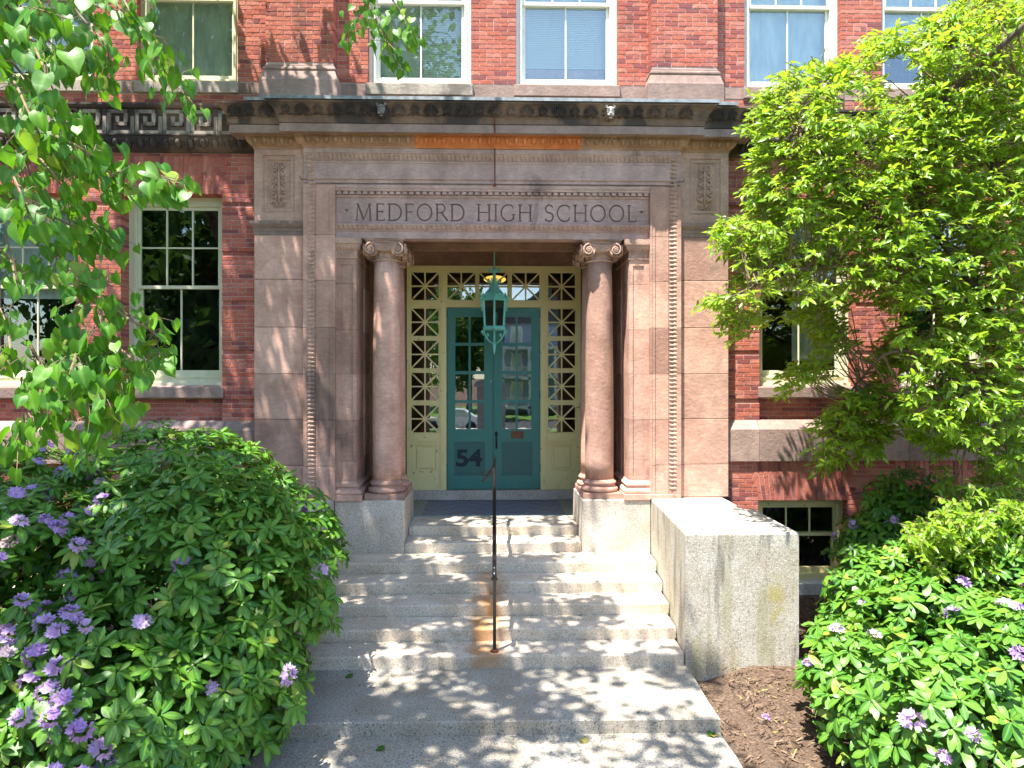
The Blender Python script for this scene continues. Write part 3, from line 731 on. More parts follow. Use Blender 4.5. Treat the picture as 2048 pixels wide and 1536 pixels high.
# corner returns where the jamb mouldings meet the header, plus the leaf carving
def leaf_band(b, p0, dirv, out, n, pitch, w, y0, dy):
    # little pointed leaves side by side along dirv, pointing along 'out'
    for i in range(n):
        c = [p0[0] + dirv[0]*pitch*(i+0.5), p0[1] + dirv[1]*pitch*(i+0.5)]
        for t0, t1, hw, yo in ((0.0, 0.62, 0.46, 0.014), (0.30, 1.0, 0.30, 0.022)):
            q = []
            base = (c[0] + out[0]*w*t0, c[1] + out[1]*w*t0); tip = (c[0] + out[0]*w*t1, c[1] + out[1]*w*t1); md = (c[0] + out[0]*w*(t0+t1)/2, c[1] + out[1]*w*(t0+t1)/2)
            yb, yt = y0 + dy*t0 - 0.002, y0 + dy*t1 - 0.002; ym = (yb+yt)/2
            vv = [(base[0]-dirv[0]*pitch*hw*0.7, yb, base[1]-dirv[1]*pitch*hw*0.7), (base[0]+dirv[0]*pitch*hw*0.7, yb, base[1]+dirv[1]*pitch*hw*0.7),
                  (md[0]+dirv[0]*pitch*hw, ym, md[1]+dirv[1]*pitch*hw), (tip[0], yt, tip[1]), (md[0]-dirv[0]*pitch*hw, ym, md[1]-dirv[1]*pitch*hw), (md[0], ym-yo, md[1])]
            b.add(vv, [(0, 1, 5), (1, 2, 5), (2, 3, 5), (3, 4, 5), (4, 0, 5)])
cb = MB()
nz = int((6.60-1.66)/0.062)
for sx in (-1, 1):
    leaf_band(cb, (sx*(JO-0.06), 1.66), (0, 1), (-sx, 0), nz, (6.60-1.66)/nz, 0.115, DS+0.010, 0.043)
nx = 84
leaf_band(cb, (-JO+0.09, ZH1-0.075), (1, 0), (0, -1), nx, (2*JO-0.18)/nx, 0.10, DS+0.010, 0.043)
tag(cb.build('leaf_carving', M['stone_cap'], B), kind='stuff')
for sx in (-1, 1):   # small iron hooks at the ends of the header
    MB().tube([(sx*(JO+0.005), DS+0.02, ZH0+0.07), (sx*(JO+0.01), DS-0.02, ZH0+0.06), (sx*(JO+0.035), DS-0.03, ZH0+0.06), (sx*(JO+0.035), DS-0.03, ZH0+0.10)], 0.008, 6).build('iron_hook', M['iron'], B)

# ---- lintel with dentils and inscription
ZL0 = 5.40
zf0, zf1 = Z(447, DL), Z(397, DL)
MB().prism([(DL+0.03, ZL0), (DL, ZL0), (DL, ZL0+0.10), (DL-0.012, ZL0+0.105), (DL-0.012, ZL0+0.125), (DL-0.03, ZL0+0.135), (DL-0.055, zf0-0.045), (DL-0.06, zf0-0.02), (DL-0.02, zf0-0.005), (DL+0.012, zf0-0.002), (10.7, zf0-0.002), (10.7, ZL0+0.01), (DL+0.03, ZL0+0.01)], 'x', -JI+0.002, JI-0.002).build('architrave', M['stone_trim'], B)
cb = MB(); leaf_band(cb, (-JI+0.02, zf0-0.032), (1, 0), (0, -1), 64, (2*JI-0.04)/64, 0.075, DL-0.062, 0.035)
tag(cb.build('leaf_carving', M['stone_cap'], B), kind='stuff')
MB().prism([(DL+0.012, zf1), (DL-0.005, zf1+0.006), (DL-0.015, zf1+0.025), (DL-0.015, zf1+0.035), (DL+0.005, zf1+0.036), (DL+0.005, ZH0-0.085), (DL-0.06, ZH0-0.08), (DL-0.06, ZH0-0.055), (DL-0.075, ZH0-0.04), (DL-0.08, ZH0), (10.7, ZH0), (10.7, zf1)], 'x', -JI+0.002, JI-0.002).build('bed_moulding', M['stone_trim'], B)
dz0, dz1 = zf1+0.042, ZH0-0.086
dm = MB().box(-0.031, 0.031, DL-0.05, DL+0.004, dz0, dz1).mesh('dentil')
nd = 48
for i in range(nd): link('dentil', dm, M['stone_trim'], B, T(-JI + (i+0.5)*2*JI/nd, 0, 0))

# letters: strokes in a unit-height box; True roman proportions, thin serifs
def arc(cx, cy, rx, ry, a0, a1, n=18): return [(cx + rx*math.cos(R(a0 + (a1-a0)*i/n)), cy + ry*math.sin(R(a0 + (a1-a0)*i/n))) for i in range(n+1)]
def serif(x, y, w=0.13): return ([(x-w, y), (x+w, y)], 0.5)
GL = {
 'M': (1.15, [([(0.14,0),(0.2,1)],.6), ([(0.2,1),(0.575,0.02)],1), ([(0.575,0.02),(0.95,1)],.6), ([(0.95,1),(1.01,0)],1), serif(.14,0,.11), serif(1.01,0,.11), serif(.17,1,.09), serif(.98,1,.09)]),
 'E': (0.62, [([(0.12,0),(0.12,1)],1), ([(0.12,1),(0.55,1),(0.55,.93)],.6), ([(0.12,.53),(0.48,.53)],.6), ([(0.12,0),(0.56,0),(0.60,.09)],.6), ([(0.48,.59),(0.48,.47)],.5)]),
 'D': (0.92, [([(0.12,0),(0.12,1)],1), ([(0.02,1),(0.4,1)]+arc(.4,.5,.47,.5,90,-90)+[(0.02,0)],.85)]),
 'F': (0.60, [([(0.12,0),(0.12,1)],1), ([(0.03,1),(0.55,1),(0.55,.92)],.6), ([(0.12,.52),(0.47,.52)],.6), ([(0.47,.58),(0.47,.46)],.5), serif(.12,0)]),
 'O': (1.04, [(arc(.52,.5,.46,.5,0,360,32),.85)]),
 'R': (0.80, [([(0.12,0),(0.12,1)],1), ([(0.02,1),(0.36,1)]+arc(.36,.75,.26,.25,90,-90)+[(0.12,.5)],.8), ([(0.36,.5),(0.80,0.0)],1), serif(.12,0)]),
 'H': (0.92, [([(0.12,0),(0.12,1)],1), ([(0.80,0),(0.80,1)],1), ([(0.12,.52),(0.80,.52)],.6), serif(.12,0), serif(.12,1), serif(.80,0), serif(.80,1)]),
 'I': (0.26, [([(0.13,0),(0.13,1)],1), serif(.13,0), serif(.13,1)]),
 'G': (0.98, [(arc(.52,.5,.46,.5,52,320,26)+[(0.86,.16),(0.86,.40)],.85), ([(0.74,.40),(0.97,.40)],.5), ([(0.81,.89),(0.81,.76)],.5)]),
 'S': (0.62, [(arc(.31,.76,.23,.24,38,270,18)+arc(.31,.265,.25,.265,90,-145,18),.85), ([(0.51,.92),(0.51,.80)],.5), ([(0.08,.02),(0.08,.17)],.5)]),
 'C': (0.92, [(arc(.52,.5,.46,.5,50,310,26),.85), ([(0.82,.88),(0.82,.74)],.5), ([(0.82,.12),(0.82,.26)],.5)]),
 'L': (0.64, [([(0.12,0),(0.12,1)],1), ([(0.12,0),(0.56,0),(0.60,.11)],.6), serif(.12,1)]),
}
LET0, LET1 = Z(441.5, DL), Z(409, DL); LHT = LET1-LET0
def stroke_quads(pts, w):
    out = []
    for (x0, y0), (x1, y1) in zip(pts, pts[1:]):
        dx, dy = x1-x0, y1-y0; l = math.hypot(dx, dy)
        if l < 1e-6: continue
        nx_, ny_ = -dy/l*w/2, dx/l*w/2; ex, ey = dx/l*w*0.18, dy/l*w*0.18
        out.append([(x0+nx_-ex, y0+ny_-ey), (x0-nx_-ex, y0-ny_-ey), (x1-nx_+ex, y1-ny_+ey), (x1+nx_+ex, y1+ny_+ey)])
    return out
text = 'MEDFORD HIGH SCHOOL'
gap = 0.17
adv = [0.62 if c == ' ' else GL[c][0]+gap for c in text]; tot = sum(adv)-gap
tx0, tx1 = X(709, DL), X(1274, DL); sc = (tx1-tx0)/tot
frz = MB().prism([(DL+0.012, zf0-0.002), (DL+0.012, zf1), (10.7, zf1), (10.7, zf0-0.002)], 'x', -JI+0.002, JI-0.002).build('frieze', M['stone_trim'], B)
cut = MB(); x = tx0; letters = []; nq = 0
SW = 0.026
for c, a in zip(text, adv):
    if c != ' ':
        lm_ = MB()
        for pts, w in GL[c][1]:
            for q in stroke_quads([(x + px*sc, LET0 + py*LHT) for px, py in pts], SW*w):
                nq += 1; cut.prism(q, 'y', DL-0.02, DL+0.032 + 0.00004*(nq % 40)); lm_.prism(q, 'y', DL+0.0300 + 0.00004*(nq % 40), DL+0.036)
        letters.append(lm_)
    x += a*sc
for px in (693, 1283):
    cx = X(px, DL); z = (LET0+LET1)/2 + 0.02
    q = [(cx-0.035, z+0.02), (cx, z-0.025), (cx+0.035, z+0.02)]; cut.prism(q, 'y', DL-0.02, DL+0.034); d_ = MB().prism(q, 'y', DL+0.0315, DL+0.036); letters.append(d_)
cutter = cut.build('cutter', M['stone_trim'])
import bmesh
for o_ in (cutter, frz):
    bm = bmesh.new(); bm.from_mesh(o_.data); bmesh.ops.recalc_face_normals(bm, faces=bm.faces); bm.to_mesh(o_.data); bm.free()
md = frz.modifiers.new('cut', 'BOOLEAN'); md.operation = 'DIFFERENCE'; md.object = cutter; md.solver = 'EXACT'; md.use_self = True
dg = bpy.context.evaluated_depsgraph_get(); nm = bpy.data.meshes.new_from_object(frz.evaluated_get(dg)); frz.modifiers.clear(); frz.data = nm
bpy.data.objects.remove(cutter)
M['incised'] = flat('incised_dark', (0.22, 0.15, 0.125), 0.95, var=0.3)  # letter floors a darker tone than the frieze stone
for l in letters: l.build('letter', M['incised'], frz)

# ---- piers, columns, antae
for sx in (-1, 1):
    p, q = sorted((sx*1.312, sx*2.336)); MB().box(p, q, 10.345, 11.53, 0.7, 1.52, 0.012).build('pier', M['granite'], B)
zt_ = 1.52
def col_base(cx, cy):
    b = MB(); b.box(cx-0.287, cx+0.287, cy-0.287, cy+0.287, zt_, zt_+0.085)
    b.lathe(cx, cy, [(0.26, zt_+0.085), (0.28, zt_+0.10), (0.285, zt_+0.125), (0.275, zt_+0.15), (0.255, zt_+0.163), (0.245, zt_+0.168), (0.236, zt_+0.185), (0.238, zt_+0.20), (0.252, zt_+0.207), (0.258, zt_+0.225), (0.25, zt_+0.243), (0.236, zt_+0.25), (0.232, zt_+0.262), (0.222, zt_+0.275)], 40)
    return b
def volute(b, cx, cz, y, ang, flip, ox, oy):
    # spiral in a vertical plane turned by ang about z at offset
    pts = []
    for i in range(34):
        t = i/33*2.3*2*math.pi; r = 0.098*math.exp(-t*0.125) - 0.006
        pts.append((flip*r*math.sin(t), r*math.cos(t)))
    ca, sa = math.cos(ang), math.sin(ang)
    f = lambda u, v, d: (ox + cx*1 + u*ca - d*sa, oy + y + u*sa + d*ca, cz + v)
    b.tube([f(u, v, -0.012 - 0.012*i/33) for i, (u, v) in enumerate(pts)], [0.016 - 0.006*i/33 for i in range(34)], 6)
    ring = [(0.092*math.cos(a), 0.092*math.sin(a)) for a in [2*math.pi*k/20 for k in range(20)]]
    vv = [f(u, v, 0.0) for u, v in ring] + [f(u, v, 0.09) for u, v in ring]
    b.add(vv, [(i, (i+1) % 20, (i+1) % 20+20, i+20) for i in range(20)] + [tuple(range(20)), tuple(range(20, 40))[::-1]])
    b.ell(f(0, 0, -0.015), (0.018, 0.018, 0.018), 8, 6)
def col_cap(cx, cy):
    z0 = 5.115; b = MB()
    b.lathe(cx, cy, [(0.192, z0-0.03), (0.205, z0-0.025), (0.212, z0-0.012), (0.205, z0), (0.196, z0+0.004), (0.194, z0+0.10), (0.205, z0+0.105), (0.23, z0+0.13), (0.25, z0+0.165), (0.25, z0+0.20)], 36)
    for k in range(16):   # carved neck leaves
        a = 2*math.pi*k/16; b.ell((cx+0.197*math.cos(a), cy+0.197*math.sin(a), z0+0.052), (0.016, 0.016, 0.042), 6, 5)
    for k in range(20):   # eggs under the scrolls
        a = 2*math.pi*k/20; b.ell((cx+0.235*math.cos(a), cy+0.235*math.sin(a), z0+0.14), (0.02, 0.02, 0.026), 6, 5)
    cz = z0+0.125
    for k in range(4):
        rot = Matrix.Rotation(k*math.pi/2, 3, 'Z'); c = MB()
        for s_ in (-1, 1): volute(c, 0, cz, 0, s_*0.12, s_, s_*0.198, -0.298)
        for i in range(5):
            zc = cz+0.092-0.018*i*0.8
            pts = [(u*0.20, -0.30 + 0.045*(1-abs(u)) , zc - 0.028*(1-u*u)*(0.6+0.25*i)) for u in [-1+0.2*j for j in range(11)]]
            c.tube(pts, 0.011, 5)
        b.add([tuple(rot @ Vector(v) + Vector((cx, cy, 0))) for v in c.v], c.f)
    # abacus with concave sides
    out = []
    for k in range(4):
        rot = Matrix.Rotation(k*math.pi/2, 2)
        for u in [-1+0.2*j for j in range(11)]:
            p = rot @ Vector((u*0.262, -0.285 + 0.05*(1-u*u))); out.append((cx+p.x, cy+p.y))
    b.prism(out, 'z', z0+0.225, z0+0.262)
    o2 = [((x-cx)*1.06+cx, (y-cy)*1.06+cy) for x, y in out]; b.prism(o2, 'z', z0+0.260, ZL0-0.002)
    return b
for sx in (-1, 1):
    for cy in (10.70, 11.235):
        cx = sx*1.622
        sh_ = MB(); n = 14; pr = []
        for i in range(n+1):
            t = i/n; r = 0.216 - 0.027*max(0, (t-0.28)/0.72)**1.6; pr.append((r, 1.79 + (5.09-1.79)*t))
        sh_.lathe(cx, cy, pr, 48); c_ = sh_.build('column', M['stone'], B, True)
        col_base(cx, cy).build('base', M['stone'], c_); col_cap(cx, cy).build('capital', M['stone_cap'], c_, True)
        for p_ in c_.children:
            if p_.name.startswith('base'):
                me = p_.data; me.polygons.foreach_set('use_smooth', [len(f.vertices) == 4 and f.index > 5 for f in me.polygons])
# antae: front and rear pilasters on the side walls of the porch
ZA = [1.80] + [Z(v, DL) for v in (921, 840, 748, 659, 568)] + [5.10]
for sx in (-1, 1):
    for y0, y1 in ((DL, 10.98), (11.08, 11.52)):
        p0, p1 = 2.03, JI
        for i, (a, b_) in enumerate(zip(ZA, ZA[1:])):
            m = MB()
            if y0 == DL:
                for c in ((p0, p0+0.055), (p1-0.075, p1)): m.box(*sorted((sx*c[0], sx*c[1])), y0, y1, a+0.002, b_-0.002)
                lo, hi = (a+0.06 if i == 0 else a+0.002), (b_-0.09 if i == len(ZA)-2 else b_-0.002)
                m.box(*sorted((sx*(p0+0.055), sx*(p1-0.075))), y0+0.016, y1, a+0.002, b_-0.002)
                if lo > a+0.01: m.box(*sorted((sx*(p0+0.055), sx*(p1-0.075))), y0, y0+0.016, a+0.002, lo)
                if hi < b_-0.01: m.box(*sorted((sx*(p0+0.055), sx*(p1-0.075))), y0, y0+0.016, hi, b_-0.002)
            else: m.box(*sorted((sx*p0, sx*p1)), y0, y1, a+0.002, b_-0.002)
            m.build('pilaster_block', M['stone'], B)
        pt = [(-p1, y0), (-p0, y0), (-p0, y1)] if sx < 0 else [(p0, y1), (p0, y0), (p1, y0)]
        bp = [(-0.1, zt_), (0.095, zt_), (0.095, zt_+0.085), (0.075, zt_+0.09), (0.085, zt_+0.11), (0.082, zt_+0.135), (0.065, zt_+0.155), (0.045, zt_+0.165), (0.035, zt_+0.185), (0.045, zt_+0.20), (0.055, zt_+0.215), (0.048, zt_+0.235), (0.02, zt_+0.25), (0.012, zt_+0.265), (0.0, zt_+0.279), (-0.1, zt_+0.279)]
        MB().sweep(pt, bp).build('pilaster_base', M['stone'], B)
        z0 = 5.10
        cp = [(-0.1, z0), (0.018, z0), (0.02, z0+0.015), (0.005, z0+0.02), (0.005, z0+0.125), (0.02, z0+0.13), (0.045, z0+0.165), (0.055, z0+0.19), (0.055, z0+0.20), (0.075, z0+0.215), (0.08, z0+0.295), (-0.1, z0+0.297)]
        pc = MB().sweep(pt, cp)
        if y0 == DL:
            for i in range(5):
                xx = p0 + (p1-p0)*(i+0.5)/5
                pc.ell((sx*xx, y0-0.008, z0+0.07), (0.012, 0.012, 0.045), 6, 5); pc.ell((sx*(xx+0.028), y0-0.008, z0+0.09), (0.014, 0.01, 0.016), 6, 5)
            for i in range(6):
                xx = p0 - 0.03 + (p1-p0+0.03)*(i+0.5)/6; pc.ell((sx*xx, y0-0.035, z0+0.16), (0.017, 0.02, 0.028), 6, 5)
        pc.build('pilaster_capital', M['stone_cap'], B)
# lintel underside (two beams and sunk panel), porch ceiling and walls
m = MB(); m.box(-2.4, 2.4, 10.71, 11.53, 5.56, 6.6); m.box(-JI, JI, 10.452, 10.56, ZL0+0.012, 5.56); m.box(-JI, JI, 10.56, 10.60, ZL0+0.05, 5.56); m.box(-JI, JI, 11.36, 11.53, ZL0+0.003, 5.56); m.box(-JI, JI, 11.32, 11.36, ZL0+0.05, 5.56); m.box(-JI, JI, 10.60, 11.32, 5.50, 5.56)
for sx in (-1, 1): m.box(*sorted((sx*1.42, sx*1.82)), 10.60, 11.32, ZL0+0.004, 5.56)
m.build('lintel_beam', M['porch'], B)
m = MB(); m.box(-2.5, 2.5, 11.5, 13.3, 5.76, 6.0); m.build('porch_ceiling', M['porch'], B)
m = MB()
for sx in (-1, 1): m.box(*sorted((sx*2.327, sx*2.56)), 10.45, 13.3, 0.9, 5.9)
m.box(-2.4, -1.625, 13.06, 13.3, 0.9, 5.9); m.box(1.625, 2.4, 13.06, 13.3, 0.9, 5.9); m.box(-1.7, 1.7, 13.06, 13.3, 5.415, 5.9)
m.build('porch_wall', M['porch'], B)
MB().box(-2.4, 2.4, 11.532, 13.2, 0.8, 1.05).build('porch_floor', M['mosaic'], B)
MB().box(-1.66, 1.66, 12.97, 13.3, 1.054, 1.235, 0.01).build('door_sill', M['granite'], B)
# ------------------------------------------------------------------ entrance frame and doors
DD = 13.10
dx = lambda px: (px-987)*DD/F
dz = lambda py: HC + (YH-py)*DD/F
SILL = 1.237
fr = MB()
Y0, Y1 = DD-0.06, DD+0.10
zt = dz(533)
for a, b_ in ((815, 822), (879.5, 893.5), (1080.5, 1094.5), (1152, 1161)): fr.box(dx(a), dx(b_), Y0, Y1, SILL, zt-0.002)
fr.box(dx(815), dx(1161), Y0-0.012, Y1+0.01, dz(544), zt); fr.box(dx(822), dx(1152), Y0-0.008, Y1+0.01, dz(615.5), dz(602.5))
for a, b_ in ((952, 957), (1016.5, 1022)): fr.box(dx(a), dx(b_), Y0, Y1, dz(602.5), dz(544))
for a, b_ in ((882, 891), (1083, 1092)): fr.box(dx(a), dx(b_), Y0-0.02, Y0, SILL, dz(535))
frame = fr.build('door_frame', M['cream'], B)
def star(x0, x1, z0, z1, name):
    p = MB().box(x0, x1, DD-0.002, DD+0.002, z0, z1).build(name, M['glass_door'], frame)
    m = MB(); cx, cz = (x0+x1)/2, (z0+z1)/2; w = 0.013; y0, y1 = DD-0.035, DD-0.006
    m.box(x0, x1, y0, y1, cz-w, cz+w); m.box(cx-w, cx+w, y0-0.0015, y1, z0, z1)
    for (a, b_), (c, d) in (((x0, z0), (x1, z1)), ((x0, z1), (x1, z0))):
        l = math.hypot(c-a, d-b_); nx_, nz_ = -(d-b_)/l*w, (c-a)/l*w; k = 0.003 if b_ < d else 0.0045
        m.prism([(a+nx_, b_+nz_), (a-nx_, b_-nz_), (c-nx_, d-nz_), (c+nx_, d+nz_)], 'y', y0-k, y1)
    m.lathe(0, 0, [(0.001, 0), (0.03, 0), (0.03, 0.02), (0.001, 0.02)], 12)
    nn = 12*4; base = len(m.v)-nn
    for i in range(base, len(m.v)):
        x, y, z = m.v[i]; m.v[i] = (cx + x, y0 - 0.008 + z, cz + y)
    e = 0.016   # bead round the pane
    for a, b_, c, d in cells(x0, x1, z0, z1, [(x0+e, x1-e, z0+e, z1-e)]): m.box(a, b_, DD-0.045, DD-0.004, c, d)
    m.build('star_muntin', M['cream'], frame)
for a, b_ in ((822, 879.5), (1094.5, 1152)):
    zc = [dz(v) for v in (602.5+13, 676.5, 741, 805.5, 868)]
    for t, q in ((616, 674), (680, 738), (744, 802), (808.5, 866)): star(dx(a), dx(b_), dz(q), dz(t), 'sidelight_pane')
    for t, q in ((674, 680), (738, 744), (802, 808.5)): MB().box(dx(a), dx(b_), Y0+0.01, Y1, dz(q), dz(t)).build('glazing_rail', M['cream'], frame)
    MB().box(dx(a), dx(b_), Y0-0.02, Y1, dz(882), dz(866)).build('glazing_rail', M['cream'], frame)
    m = MB()
    z0, z1 = SILL, dz(882)
    for p, q, r, s_ in cells(dx(a), dx(b_), z0, z1, [(dx(a+7), dx(b_-7), dz(940), dz(889))]): m.box(p, q, Y0+0.012, Y1, r, s_)
    m.box(dx(a+7), dx(b_-7), Y0+0.045, Y1, dz(940), dz(889))
    m.build('side_panel', M['cream'], frame); MB().box(dx(a+11), dx(b_-11), Y0+0.02, Y0+0.05, dz(936), dz(893), 0.012).build('raised_field', M['cream'], frame)
for a, b_ in ((822, 879.5), (893.5, 952), (957, 1016.5), (1022, 1080.5), (1094.5, 1152)): star(dx(a), dx(b_), dz(602.5), dz(544), 'transom_pane')
def leaf_door(a, b_, px, right):
    y0, y1 = DD-0.025, DD+0.03
    rows = [(634, 685.7), (691.5, 742), (748.5, 800), (806, 858)]
    holes = [(dx(px[0]), dx(px[3]), dz(858), dz(634)), (dx(px[0]-2), dx(px[3]+2), dz(951), dz(883))]
    m = MB()
    for p, q, r, s_ in cells(dx(a), dx(b_), SILL+0.01, dz(616)-0.004, holes): m.box(p, q, y0, y1, r, s_)
    d = m.build('door', M['green'], B)
    d['label'] = 'right green door leaf with handle and small plaque' if right else 'left green door leaf numbered 54'
    mm = MB()
    mm.box(dx(px[1]), dx(px[2]), y0+0.006, y1-0.006, dz(858), dz(634))
    for (t, q), (t2, q2) in zip(rows, rows[1:]): mm.box(dx(px[0]), dx(px[3]), y0+0.008, y1-0.008, dz(t2), dz(q))
    mm.build('muntin', M['green'], d)
    for t, q in rows:
        for u, w in ((px[0], px[1]), (px[2], px[3])): MB().box(dx(u), dx(w), DD-0.002, DD+0.002, dz(q), dz(t)).build('pane', M['glass_door'], d)
    h = holes[1]; pm = MB(); e = 0.03
    for p, q, r, s_ in cells(*h[:2], *h[2:], [(h[0]+e, h[1]-e, h[2]+e, h[3]-e)]): pm.box(p, q, y0-0.006, y0+0.03, r, s_)
    pm.box(h[0]+e, h[1]-e, y0+0.014, y0+0.035, h[2]+e, h[3]-e); pm.build('door_panel', M['green_trim'], d)
    return d
dl = leaf_door(895, 985.6, (910.7, 937.3, 941.6, 968.3), False)
dr = leaf_door(987.6, 1079.5, (1005, 1031, 1035.6, 1062.5), True)
MB().box(dx(985.2), dx(988.2), DD-0.045, DD-0.02, SILL+0.01, dz(617)).build('astragal', M['green_trim'], dl)
hy = DD-0.07
m = MB(); m.tube([(dx(993), DD-0.028, dz(868)), (dx(993), hy, dz(871)), (dx(993), hy-0.012, dz(881)), (dx(993), hy, dz(891)), (dx(993), DD-0.028, dz(893))], 0.014, 8)
m.ell((dx(993), DD-0.03, dz(867)), (0.03, 0.012, 0.045), 10, 8); m.ell((dx(993), DD-0.03, dz(894)), (0.022, 0.012, 0.03), 10, 8); m.box(dx(993)-0.02, dx(993)+0.02, hy-0.006, DD-0.03, dz(870), dz(867))
m.build('handle', M['iron'], dr, True)
MB().box(dx(1022), dx(1047), DD-0.034, DD-0.024, dz(877), dz(862), 0.003).build('plaque', M['bronze'], dr)
for px in (894.2, 1080.3):
    for py in (628, 790, 935): MB().tube([(dx(px), DD-0.03, dz(py+8)), (dx(px), DD-0.03, dz(py-8))], 0.011, 6).build('hinge', M['green_trim'], dl if px < 900 else dr)
fc = bpy.data.curves.new('number', 'FONT'); fc.body = '54'; fc.offset = 0.014; fc.extrude = 0.001; fc.size = 0.44; fc.space_character = 0.95
fo = bpy.data.objects.new('tmp', fc); S.collection.objects.link(fo); dg = bpy.context.evaluated_depsgraph_get()
nm = bpy.data.meshes.new_from_object(fo.evaluated_get(dg)); bpy.data.objects.remove(fo)
co_ = np.empty(len(nm.vertices)*3, np.float32); nm.vertices.foreach_get('co', co_); co_ = co_.reshape(-1, 3); mn, mx = co_.min(0), co_.max(0)
sx_, sz_ = (dx(964.5)-dx(912))/(mx[0]-mn[0]), (dz(898)-dz(933))/(mx[1]-mn[1])
nm.transform(T(dx(912), DD-0.0137, dz(933)) @ Matrix.Rotation(R(90), 4, 'X') @ Matrix.Diagonal((sx_, sz_, 1, 1)) @ T(-mn[0], -mn[1], 0))
nm.materials.clear(); link('house_number', nm, M['digit'], dl)
# hall lamp behind the transom
m = MB(); m.ell((dx(990), DD+0.75, dz(548)), (0.22, 0.22, 0.075), 16, 10); hl_ = m.build('hall_lamp', M['lamp'], None, True)
tag(hl_, 'amber globe lamp glowing inside behind the transom glass', 'lamp')
MB().tube([(dx(990), DD+0.75, dz(546)), (dx(990), DD+0.75, 6.2)], 0.015, 6).build('stem', M['iron'], hl_)

# ------------------------------------------------------------------ windows
def make_window(x0, x1, z0, z1, D, mat, glass, zm, up=(3, 2), lo=(2, 1), shade=None, ft=0.115, sashless_low=True, label=None, blind=None):
    fr = MB()
    y0, y1 = D, D+0.14
    for a, b_, c, d in cells(x0-0.02, x1+0.02, z0, z1+0.02, [(x0+ft, x1-ft, z0+ft*0.9, z1-ft)]): fr.box(a, b_, y0, y1, c, d)
    e = 0.03
    for a, b_, c, d in cells(x0+ft-e-0.012, x1-ft+e+0.012, z0+ft*0.9-e, z1-ft+e, [(x0+ft-0.008, x1-ft+0.008, z0+ft*0.9-0.006, z1-ft+0.008)]): fr.box(a, b_, y0-0.014, y0, c, d)
    w = fr.build('window', mat, B)
    if label: w['label'] = label
    ix0, ix1, iz0, iz1 = x0+ft, x1-ft, z0+ft*0.9, z1-ft
    def sash(sz0, sz1, grid, ys, st, bot, topr):
        m = MB()
        gx0, gx1, gz0, gz1 = ix0+st, ix1-st, sz0+bot, sz1-topr
        for a, b_, c, d in cells(ix0+0.002, ix1-0.002, sz0, sz1, [(gx0, gx1, gz0, gz1)]): m.box(a, b_, ys, ys+0.045, c, d)
        nx_, nz_ = grid; mw = 0.011
        for i in range(1, nx_): m.box(gx0 + (gx1-gx0)*i/nx_ - mw, gx0 + (gx1-gx0)*i/nx_ + mw, ys+0.006, ys+0.035, gz0, gz1)
        for j in range(1, nz_): m.box(gx0, gx1, ys+0.008, ys+0.034, gz0 + (gz1-gz0)*j/nz_ - mw, gz0 + (gz1-gz0)*j/nz_ + mw)
        m.build('sash', mat, w)
        for i in range(nx_):
            for j in range(nz_):
                a, b_ = gx0 + (gx1-gx0)*i/nx_, gx0 + (gx1-gx0)*(i+1)/nx_; c, d = gz0 + (gz1-gz0)*j/nz_, gz0 + (gz1-gz0)*(j+1)/nz_
                MB().box(a, b_, ys+0.019, ys+0.022, c, d).build('pane', glass, w)
    sash(zm-0.025, iz1, up, y0+0.035, 0.045, 0.05, 0.05)
    sash(iz0, zm+0.03, lo, y0+0.085, 0.05, 0.085, 0.055)
    yb = y0+0.19
    if shade:
        for k, (a, b_, c, d) in enumerate(shade): MB().box(x0+0.09+(x1-x0-0.18)*a, x0+0.09+(x1-x0-0.18)*b_, yb, yb+0.006, c, d).build('shade', M['shade'], w)
    if blind:
        m = MB(); zz = blind[0]
        while zz < blind[1]:
            m.prism([(yb+0.012, zz-0.004), (yb+0.03, zz+0.03), (yb+0.032, zz+0.0295), (yb+0.014, zz-0.0045)], 'x', ix0+0.03, ix1-0.03); zz += 0.028
        tag(m.build('slat_blind', M['white'], w), kind='stuff')
    return w
# lower windows
for sx in (-1, 1):
    for i, wx in enumerate(WX_L):
        a, b_ = wx if sx > 0 else (-wx[1], -wx[0])
        sh_ = None
        if sx < 0 and i == 1: sh_ = [(0, 1, 4.55, 6.0)]
        if sx > 0 and i == 0: sh_ = [(0.45, 1, 3.6, 6.0)]
        if sx > 0 and i == 1: sh_ = [(0, 1, 4.4, 6.0)]
        w = make_window(a, b_, 3.26, 6.06, DB+0.235, M['olive'], M['glass'], 4.72, shade=sh_)
        MB().box(a+0.01, b_-0.01, DB+0.14, DB+0.36, 3.20, 3.262).build('sub_sill', M['olive'], w)
        s_ = MB(); p, q = a-0.025, b_+0.025
        s_.sweep([(p, DB+0.2), (p, DB-0.03), (q, DB-0.03), (q, DB+0.2)], [(-0.1, 3.03), (-0.012, 3.03), (0.0, 3.04), (0.0, 3.185), (-0.01, 3.195), (-0.2, 3.225)], True)
        s_.box(a+0.004, b_-0.004, DB-0.02, DB+0.35, 3.04, 3.20); s_.build('sill', M['belt'], w)
# basement windows
for sx in (-1, 1):
    for wx in ((4.01, 5.38), (6.2, 7.6)):
        a, b_ = wx if sx > 0 else (-wx[1], -wx[0])
        w = make_window(a, b_, 0.24, 1.475, DBS+0.14, M['cream'], M['glass'], 0.92, up=(3, 1), lo=(2, 1), ft=0.09)
        MB().box(a-0.05, b_+0.12, DBS-0.10, DBS+0.3, 0.02, 0.24, 0.01).build('sill', M['concrete'], w)
